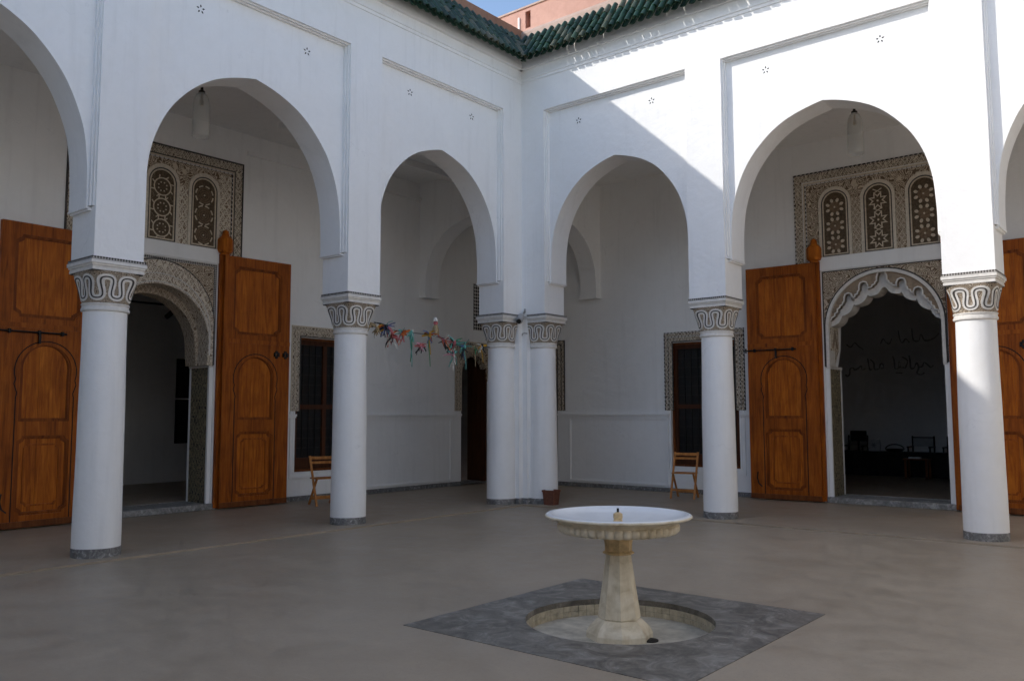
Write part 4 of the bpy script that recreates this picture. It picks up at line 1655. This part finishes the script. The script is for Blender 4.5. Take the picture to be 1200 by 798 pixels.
script_line(3.0, 4.3, 3.16, 0.30, [
    ([(0.0, 0.0), (0.05, 0.4), (0.10, 0.1), (0.16, 0.0), (0.20, 0.4)], 0.03),
    ([(0.32, 1.0), (0.34, 0.3), (0.38, 0.0), (0.44, 0.3), (0.5, 0.0)], 0.03),
    ([(0.55, 1.1), (0.57, 0.2), (0.66, 0.1), (0.7, 0.6), (0.76, 0.1), (0.9, 0.2), (1.0, 0.6)], 0.03)], wr)
script_line(2.2, 2.6, 3.12, 0.25, [([(0.0, 0.3), (0.25, 0.0), (0.5, 0.4), (0.75, 0.0), (1.0, -0.3)], 0.03)], wr)

# furniture of the right room
tb = thing('draped_table', (3.2, 9.2, 0.094), 'long table under a black floor-length cloth in the dim room', 'table')
bm = NB()
wbox(bm, 1.6, 4.9, 8.95, 9.45, 0.60, 0.635)
build('table_top', bm, 'black_cloth', tb)
bm = NB()
pts = []
n = 90
for i in range(n + 1):
    x = 1.59 + 3.32 * i / n
    pts.append((x, 8.94 + 0.016 * math.sin(i * 1.3) + 0.01 * math.sin(i * 0.57)))
slab(bm, fg, pts + [(4.91, 9.46), (1.59, 9.46)], [], 0.10, 0.60)
build('cloth', bm, 'black_cloth', tb)


def director_chair(x, y, label, w=0.5):
    root = thing('director_chair', (x, y, 0.094), label, 'chair', 'black framed chairs behind the draped table')
    for sx in (-1, 1):
        bm = NB()
        bar(bm, (x + sx * w / 2, y + 0.2, 0.10), (x + sx * w / 2, y + 0.2, 0.98), 0.03, 0.03)
        bar(bm, (x + sx * w / 2, y - 0.2, 0.10), (x + sx * w / 2, y - 0.2, 0.72), 0.03, 0.03)
        bar(bm, (x + sx * w / 2, y - 0.24, 0.735), (x + sx * w / 2, y + 0.22, 0.735), 0.045, 0.03)
        build('side_frame', bm, 'black_iron', root)
    bm = NB()
    wbox(bm, x - w / 2, x + w / 2, y - 0.2, y + 0.2, 0.52, 0.545)
    build('seat', bm, 'black_cloth', root)
    bm = NB()
    wbox(bm, x - w / 2 + 0.01, x + w / 2 - 0.01, y + 0.19, y + 0.21, 0.74, 0.93)
    build('back_cloth', bm, 'white_cloth', root)
    bm = NB()
    bar(bm, (x - w / 2, y + 0.2, 0.945), (x + w / 2, y + 0.2, 0.945), 0.025, 0.025)
    build('top_rail', bm, 'black_iron', root)


director_chair(3.88, 9.72, 'black framed chair with pale back, third from left in dim room', 0.46)
director_chair(4.62, 9.72, 'black framed chair with pale back, next to the sunlit column', 0.46)
director_chair(2.42, 9.72, 'black framed chair with pale back, leftmost in dim room', 0.44)
bm = NB()
mo = thing('monitor', (2.55, 9.2, 0.636), 'small black monitor standing on the draped table', 'monitor')
wbox(bm, 2.48, 2.84, 9.18, 9.21, 0.86, 1.10)
build('screen', bm, 'black_cloth', mo)
bm = NB()
wbox(bm, 2.64, 2.68, 9.18, 9.22, 0.645, 0.86)
wbox(bm, 2.56, 2.76, 9.12, 9.28, 0.6355, 0.646)
build('stand', bm, 'black_iron', mo)
cu = thing('cushion', (2.95, 9.25, 0.636), 'pale patterned cushion propped on the draped table', 'cushion')
bm = NB()
lathe(bm, (2.98, 9.3, 0.637), [(0.0, 0.0), (0.17, 0.0), (0.19, 0.12), (0.17, 0.26), (0.0, 0.28)], 4, rot=PI / 4)
bmesh.ops.scale(bm, vec=(1.0, 0.4, 1.0), verts=bm.verts, space=Matrix.Translation((-2.98, -9.3, 0)))
build('cover', bm, 'white_cloth', cu)
bm = NB()
slab(bm, lambda p, q, e: Vector((2.98 + p, 9.3 - 0.056 - e, 0.77 + q)), star(0, 0, 0.07, 0.03, 6), [], 0.0, 0.006)
build('motif', bm, 'ink', cu)
bk = thing('wire_basket', (3.45, 9.2, 0.636), 'low black wire basket with arched handle on the draped table', 'basket')
bm = NB()
tube(bm, [(3.45 + 0.2 * math.cos(PI * i / 12), 9.2, 0.69 + 0.11 * math.sin(PI * i / 12)) for i in range(13)], 0.012, 6)
build('handle', bm, 'black_iron', bk)
bm = NB()
lathe(bm, (3.45, 9.2, 0.637), [(0.15, 0.0), (0.21, 0.055), (0.20, 0.06), (0.14, 0.01)], 20)
build('bowl', bm, 'black_iron', bk)
st = thing('wooden_stool_table', (4.2, 8.45, 0.094), 'small dark wooden table with white papers in front of the draped table', 'table')
bm = NB()
wbox(bm, 3.85, 4.35, 8.3, 8.65, 0.50, 0.53)
build('top', bm, 'dark_cedar', st)
for sx in (3.89, 4.31):
    for sy in (8.34, 8.61):
        bm = NB()
        bar(bm, (sx, sy, 0.095), (sx, sy, 0.50), 0.04, 0.04)
        build('leg', bm, 'dark_cedar', st)
bm = NB()
wbox(bm, 3.95, 4.17, 8.36, 8.52, 0.531, 0.56)
single('paper_stack', bm, 'paper', 'small stack of white paper on the dark wooden table', 'paper')

# left room: pictures and track light
for z0, z1, lab in ((1.86, 2.70, 'upper dark picture on the wall of the left room'), (0.90, 1.83, 'lower dark picture on the wall of the left room')):
    pc = thing('picture', (-7.99, -1.5, z0), lab, 'picture', 'dark pictures in the left room')
    fp = lambda p, q, e: Vector((-8.0 + e, -p, q))
    bm = NB()
    slab(bm, fp, rect(0.98, 1.89, z0, z1), [rect(1.02, 1.85, z0 + 0.04, z1 - 0.04)], 0.001, 0.035)
    build('frame', bm, 'black_iron', pc)
    bm = NB()
    slab(bm, fp, rect(1.015, 1.855, z0 + 0.035, z1 - 0.035), [], 0.001, 0.018)
    build('canvas', bm, 'painting_canvas', pc)
tk = thing('track_light', (-6.4, -3.0, 3.5), 'black ceiling track with two spot heads in the left room', 'light')
bm = NB()
bar(bm, (-6.4, -4.4, 3.62), (-6.4, -2.0, 3.62), 0.04, 0.03)
for y in (-4.2, -2.3):
    bar(bm, (-6.4, y, 3.62), (-6.4, y, 4.8), 0.01, 0.01)
build('track', bm, 'black_iron', tk)
for y in (-2.9, -2.65):
    bm = NB()
    tube(bm, [(-6.4, y, 3.60), (-6.4, y, 3.50), (-6.43, y, 3.47)], 0.012, 6)
    tube(bm, [(-6.36, y, 3.50), (-6.52, y - 0.04, 3.40)], 0.05, 10)
    build('spot_head', bm, 'black_iron', tk)


# ------------------------------------------------------------------ hanging lanterns
def lantern(x, y, label):
    root = thing('hanging_lantern', (x, y, 5.40), label, 'lantern', 'clear glass lanterns under the galleries')
    bm = NB()
    prof_o = [(0.118, 5.42), (0.116, 5.6), (0.112, 5.8), (0.108, 5.90), (0.098, 5.97), (0.075, 6.03), (0.042, 6.065), (0.036, 6.08)]
    prof_i = [(r - 0.004, z) for r, z in prof_o]
    rings = prof_o[::-1] + prof_i
    lathe_pts = rings
    seg = 28
    R = []
    for r, z in lathe_pts:
        R.append([bm.verts.new((x + r * math.cos(2 * PI * i / seg), y + r * math.sin(2 * PI * i / seg), z)) for i in range(seg)])
    for a, b in zip(R, R[1:]):
        for i in range(seg):
            j = (i + 1) % seg
            bm.faces.new((a[i], a[j], b[j], b[i]))
    build('glass', bm, 'lamp_glass', root, ang=60)
    bm = NB()
    lathe(bm, (x, y, 0), [(0.046, 6.055), (0.046, 6.085), (0.022, 6.10), (0.018, 6.15), (0.0, 6.155)], 14)
    tube(bm, [(x, y, 6.15), (x, y, 6.26)], 0.008, 6)
    build('cap', bm, 'black_iron', root)
    bm = NB()
    lathe(bm, (x, y, 0), [(0.012, 6.06), (0.016, 5.99), (0.014, 5.97), (0.03, 5.93), (0.026, 5.88), (0.0, 5.87)], 12)
    build('bulb', bm, 'brass', root)


lantern(5.12, 1.75, 'clear glass lantern hanging under the right sunlit arch')
lantern(-1.75, -5.07, 'clear glass lantern hanging under the large left arch')

# ------------------------------------------------------------------ fountain
fo = thing('fountain', (CX, CY, -0.2), 'cream marble fountain with round bowl on an octagonal pedestal', 'fountain')
c0 = (CX, CY, 0.0)
bm = NB()
lathe(bm, c0, [(0.246, -0.147), (0.246, -0.108), (0.236, -0.086), (0.210, -0.052), (0.168, -0.014), (0.146, -0.002)], 8, rot=PI / 8 + 0.25)
build('foot', bm, 'cream_marble', fo, ang=12)
bm = NB()
lathe(bm, c0, [(0.154, -0.002), (0.158, 0.003), (0.156, 0.03), (0.122, 0.25), (0.095, 0.448), (0.094, 0.458)], 8, rot=PI / 8 + 0.25)
build('shaft', bm, 'cream_marble', fo, ang=12)
bm = NB()
lathe(bm, c0, [(0.100, 0.4585), (0.118, 0.464), (0.118, 0.474), (0.100, 0.484), (0.103, 0.53), (0.113, 0.60), (0.14, 0.63)], 8, rot=PI / 8 + 0.25)
build('neck', bm, 'basin_stained_stone', fo, ang=15)
bm = NB()
lathe(bm, c0, [(0.10, 0.632), (0.30, 0.616), (0.41, 0.620), (0.435, 0.635), (0.440, 0.66), (0.444, 0.688), (0.450, 0.693), (0.458, 0.701), (0.470, 0.712), (0.490, 0.722), (0.515, 0.727), (0.538, 0.730), (0.548, 0.738), (0.549, 0.746), (0.543, 0.752)], 72, cap=False)
bowl = build('bowl', bm, 'cream_marble', fo, ang=40)
bm = NB()
lathe(bm, c0, [(0.543, 0.7515), (0.536, 0.757), (0.505, 0.760), (0.496, 0.755), (0.48, 0.742), (0.40, 0.718), (0.25, 0.693), (0.10, 0.680), (0.0, 0.678)], 72, cap=False)
build('bowl_inside', bm, 'white_marble', bowl, ang=40)
# egg moulding round the bowl
for i in range(44):
    t = 2 * PI * i / 44
    bm = NB()
    r = 0.447
    cx, cy = CX + r * math.cos(t), CY + r * math.sin(t)
    vs = []
    for j, (w, z, o) in enumerate(((0.020, 0.617, -0.045), (0.0285, 0.625, -0.008), (0.0305, 0.644, 0.009), (0.0305, 0.672, 0.011), (0.0295, 0.686, 0.005), (0.028, 0.691, -0.01))):
        row = []
        for k in range(5):
            a = -1 + k / 2
            rr = r + o - 0.012 * a ** 4
            tt = t + a * w / r
            row.append(bm.verts.new((CX + rr * math.cos(tt), CY + rr * math.sin(tt), z)))
        vs.append(row)
    for A, B in zip(vs, vs[1:]):
        for k in range(4):
            bm.faces.new((A[k], A[k + 1], B[k + 1], B[k]))
    build('egg_moulding', bm, 'cream_marble', bowl, ang=80)
bm = NB()
lathe(bm, c0, [(0.036, 0.679), (0.036, 0.70), (0.030, 0.715), (0.036, 0.725), (0.034, 0.755), (0.016, 0.766), (0.0, 0.767)], 12)
noz = build('nozzle', bm, 'basin_stained_stone', fo)
bm = NB()
tube(bm, [(CX, CY, 0.76), (CX, CY, 0.795)], 0.009, 8)
build('spout', bm, 'black_iron', noz)
# sunken basin in its marble slab
sb = thing('sunken_basin', (CX, CY, -0.2), 'round sunken basin in a square dark marble slab under the fountain', 'basin')
bm = NB()
slab(bm, fg, rect(CX - PH + 0.003, CX + PH - 0.003, CY - PH + 0.003, CY + PH - 0.003), [circ(CX, CY, PR)], -0.06, -0.019)
build('marble_slab', bm, 'dark_slab_marble', sb)
bm = NB()
lathe(bm, c0, [(PR + 0.002, -0.147), (0.0, -0.147)], 64, cap=False)
build('basin_bed', bm, 'pool_floor', sb)
bm = NB()
lathe(bm, c0, [(PR + 0.002, -0.147), (PR + 0.002, -0.0605), (PR + 0.03, -0.0605), (PR + 0.03, -0.25), (PR, -0.25)], 64, cap=False)
build('grout_wall', bm, 'grout', sb)
for row, (za, zb) in enumerate(((-0.146, -0.106), (-0.103, -0.062))):
    for i in range(62):
        t0 = 2 * PI * (i + 0.03 + 0.0 * row) / 62
        t1 = 2 * PI * (i + 0.97) / 62
        bm = NB()
        pl = [(CX + r * math.cos(t), CY + r * math.sin(t)) for r, t in ((PR - 0.006, t0), (PR - 0.006, t1), (PR + 0.006, t1), (PR + 0.006, t0))]
        slab(bm, fg, pl, [], za, zb)
        build('tile', bm, 'pool_tile', sb)
bm = NB()
lathe(bm, (CX + 0.235, CY - 0.11 + 0.16, 0), [(0.058, -0.147), (0.058, -0.139), (0.04, -0.134), (0.0, -0.134)], 18)
build('drain', bm, 'black_iron', sb)


# ------------------------------------------------------------------ folding chairs
def folding_chair(label):
    root = thing('folding_chair', (0, 0, 0), label, 'chair', 'wooden folding chairs by the windows')
    w = 0.21
    for sx in (-1, 1):
        bm = NB()
        bar(bm, (sx * w, -0.22, 0.0), (sx * w, 0.13, 0.81), 0.022, 0.034, (1, 0, 0))
        build('long_leg', bm, 'beech', root, True)
        bm = NB()
        bar(bm, (sx * (w - 0.026), 0.20, 0.0), (sx * (w - 0.026), -0.14, 0.44), 0.022, 0.032, (1, 0, 0))
        build('short_leg', bm, 'beech', root, True)
    for i in range(6):
        bm = NB()
        y = -0.19 + i * 0.058
        wbox(bm, -w + 0.012, w - 0.012, y, y + 0.046, 0.437, 0.453)
        build('seat_slat', bm, 'beech', root, True)
    for z, h in ((0.775, 0.05), (0.70, 0.04)):
        y = -0.22 + 0.35 * z / 0.81
        bm = NB()
        bar(bm, (-w, y, z), (w, y, z), 0.016, h)
        build('back_slat', bm, 'beech', root, True)
    for y, z, ww in ((-0.155, 0.15, w), (0.125, 0.10, w - 0.026), (0.105, 0.125, w - 0.026)):
        bm = NB()
        bar(bm, (-ww, y, z), (ww, y, z), 0.016, 0.034)
        build('stretcher', bm, 'beech', root, True)
    return root


def place_foot(ch, foot, rz):
    ch.rotation_euler = (0, 0, rz)
    off = Matrix.Rotation(rz, 3, 'Z') @ Vector((-0.21, -0.22, 0))
    ch.location = Vector((foot[0], foot[1], 0.0)) - off


ch1 = folding_chair('wooden folding chair under the right window, half behind a column')
ch2 = copy_tree(ch1)
ch2['label'] = 'wooden folding chair under the left window beside the column'
place_foot(ch1, (1.545, 2.286), math.radians(13.6))
place_foot(ch2, (-2.34, -2.48), math.radians(73.7))

# ------------------------------------------------------------------ planter, camera, cable
pt = thing('planter', (0.47, 0.30, 0), 'small square terracotta planter at the foot of the corner column', 'planter')
bm = NB()
lathe(bm, (0.50, 0.14, 0), [(0.125, 0.001), (0.150, 0.215), (0.163, 0.216), (0.163, 0.245), (0.140, 0.245), (0.135, 0.19)], 4, rot=PI / 4 + 0.1, cap=False)
build('pot', bm, 'terracotta', pt, ang=20)
bm = NB()
lathe(bm, (0.50, 0.14, 0), [(0.137, 0.18), (0.137, 0.195), (0.06, 0.20), (0.0, 0.202)], 4, rot=PI / 4 + 0.1)
build('soil', bm, 'soil', pt)

sc_ = thing('security_camera', (0.06, -0.06, 3.12), 'grey security camera clamped in the corner above the columns', 'camera')
bm = NB()
tube(bm, [(0.02, -0.02, 3.20), (0.10, -0.10, 3.17), (0.13, -0.14, 3.11)], 0.020, 8)
build('bracket', bm, 'camera_body', sc_)
bm = NB()
tube(bm, [(0.06, 0.0 - 0.10, 3.16), (0.13, -0.24, 3.07), (0.135, -0.25, 3.065)], [0.056, 0.060, 0.048], 14)
hs = build('housing', bm, 'camera_body', sc_, ang=50)
bm = NB()
tube(bm, [(0.132, -0.245, 3.067), (0.140, -0.262, 3.058)], 0.040, 14)
build('lens', bm, 'dark_glass', hs)
bm = NB()
tube(bm, [(0.03, 0.01, 3.23), (0.11, -0.06, 3.25), (0.16, -0.12, 3.27)], 0.018, 8)
build('floodlight', bm, 'camera_body', sc_)
bm = NB()
tube(bm, [(0.025, -0.03, 2.84), (0.05, -0.05, 2.87), (0.09, -0.05, 2.88), (0.14, -0.03, 2.87)], 0.009, 6)
build('cable_stub', bm, 'camera_body', sc_)

# ------------------------------------------------------------------ garland between the columns
ga = thing('garland', (-0.28, -1.9, 2.6), 'garland of colourful rag dolls and ribbons strung beside the corner columns', 'garland')
gs = [(-0.29, -3.25, 2.79), (-0.30, -2.6, 2.75), (-0.30, -1.9, 2.74), (-0.31, -1.2, 2.67), (-0.32, -0.48, 2.63)]
bm = NB()
tube(bm, gs, 0.006, 5)
build('string', bm, 'cloth_black', ga)


def gpos(s):
    for a, b in zip(gs, gs[1:]):
        if -b[1] <= s <= -a[1]:
            t = (s + a[1]) / (a[1] - b[1])
            t = (-a[1] - s) / (-a[1] + b[1])
            return Vector(a).lerp(Vector(b), t)
    return Vector(gs[-1])


rg = random.Random(21)


def rag(p, dirv, length, w, mat, parent, curl=0.25):
    bm = NB()
    d = Vector(dirv).normalized()
    side = d.cross(Vector((1, 0.3, 0.1))).normalized()
    nr = d.cross(side)
    n = 5
    V = []
    ph = rg.uniform(0, 6)
    for i in range(n + 1):
        t = i / n
        q = p + d * (length * t) + nr * (math.sin(t * 4 + ph) * length * curl * 0.4) + side * (math.sin(t * 3 + ph) * length * curl * 0.3) - Vector((0, 0, length * 0.25 * t * t))
        ww = w * (1 - 0.45 * t) / 2
        V.append([bm.verts.new(q + side * ww + nr * 0.003), bm.verts.new(q - side * ww + nr * 0.003), bm.verts.new(q - side * ww - nr * 0.003), bm.verts.new(q + side * ww - nr * 0.003)])
    for A, B in zip(V, V[1:]):
        for k in range(4):
            bm.faces.new((A[k], A[(k + 1) % 4], B[(k + 1) % 4], B[k]))
    bm.faces.new(V[0])
    bm.faces.new(V[-1][::-1])
    return build('ribbon', bm, mat, parent)


def bundle(s, dz, mats, n, spread, body=None, long=None):
    n = int(n * 1.7)
    p = gpos(s) + Vector((0.0, 0.0, dz))
    bm = NB()
    lathe(bm, p, [(0.0, -0.05), (0.02, -0.04), (0.03, -0.01), (0.024, 0.03), (0.0, 0.04)], 7)
    b = build('rag_bundle', bm, body or mats[0], ga)
    for i in range(n):
        th = rg.uniform(0, 2 * PI)
        el = rg.uniform(-1.3, 0.9)
        d = Vector((0.6 * math.cos(th) * math.cos(el), math.sin(th) * math.cos(el), math.sin(el)))
        rag(p + d * 0.03, d, rg.uniform(0.4, 1.0) * spread * 0.85, rg.uniform(0.02, 0.055), rg.choice(mats), b)
    for m, L in (long or []):
        rag(p, (0.05, rg.uniform(-0.1, 0.1), -1), L, 0.028, m, b, 0.08)
    return b


bundle(3.16, 0.02, ['cloth_tan', 'cloth_tan', 'cloth_black'], 6, 0.12)
bundle(3.02, -0.02, ['cloth_tan', 'cloth_orange', 'cloth_white'], 6, 0.14)
bundle(2.84, 0.03, ['cloth_black', 'cloth_blue', 'cloth_yellow', 'cloth_red', 'cloth_teal'], 14, 0.22)
bundle(2.72, -0.08, ['cloth_orange', 'cloth_red', 'cloth_white', 'cloth_black'], 10, 0.20)
bundle(2.50, -0.03, ['cloth_orange', 'cloth_red', 'cloth_teal', 'cloth_blue'], 8, 0.15)
bundle(2.33, 0.00, ['cloth_teal', 'cloth_teal', 'cloth_white'], 5, 0.14, None, [('cloth_teal', 0.42), ('cloth_green', 0.36)])
bundle(2.13, -0.18, ['cloth_red', 'cloth_pink', 'cloth_black'], 8, 0.15)
d1 = bundle(1.93, 0.00, ['cloth_yellow', 'cloth_yellow', 'cloth_blue', 'cloth_orange', 'cloth_white'], 10, 0.18, None, [('cloth_green', 0.40), ('cloth_yellow', 0.25)])
pd = gpos(1.80) + Vector((0, 0, 0.17))
bm = NB()
lathe(bm, pd, [(0.0, -0.16), (0.06, -0.14), (0.05, -0.05), (0.03, 0.0), (0.0, 0.02)], 9)
dl = build('rag_doll', bm, 'cloth_tan', ga)
bm = NB()
lathe(bm, pd, [(0.0, 0.0), (0.034, 0.012), (0.038, 0.04), (0.025, 0.066), (0.0, 0.07)], 9)
build('doll_head', bm, 'cloth_red', dl)
bm = NB()
lathe(bm, pd, [(0.045, 0.062), (0.04, 0.075), (0.025, 0.12), (0.0, 0.125)], 9)
build('doll_hat', bm, 'cloth_white', dl)
bundle(1.62, -0.05, ['cloth_red', 'cloth_orange', 'cloth_black', 'cloth_white'], 9, 0.17)
bundle(1.36, -0.03, ['cloth_red', 'cloth_green', 'cloth_green', 'cloth_black', 'cloth_teal'], 13, 0.22)
bundle(1.40, -0.22, ['cloth_pink', 'cloth_red', 'cloth_white', 'cloth_teal'], 9, 0.20, None, [('cloth_white', 0.22)])
bundle(1.12, -0.06, ['cloth_teal', 'cloth_teal', 'cloth_blue', 'cloth_black'], 8, 0.19, None, [('cloth_teal', 0.30)])
bundle(0.88, -0.04, ['cloth_tan', 'cloth_green', 'cloth_tan'], 5, 0.13, None, [('cloth_tan', 0.26)])
bundle(0.68, 0.0, ['cloth_black', 'cloth_yellow', 'cloth_white'], 6, 0.13, None, [('cloth_yellow', 0.22)])
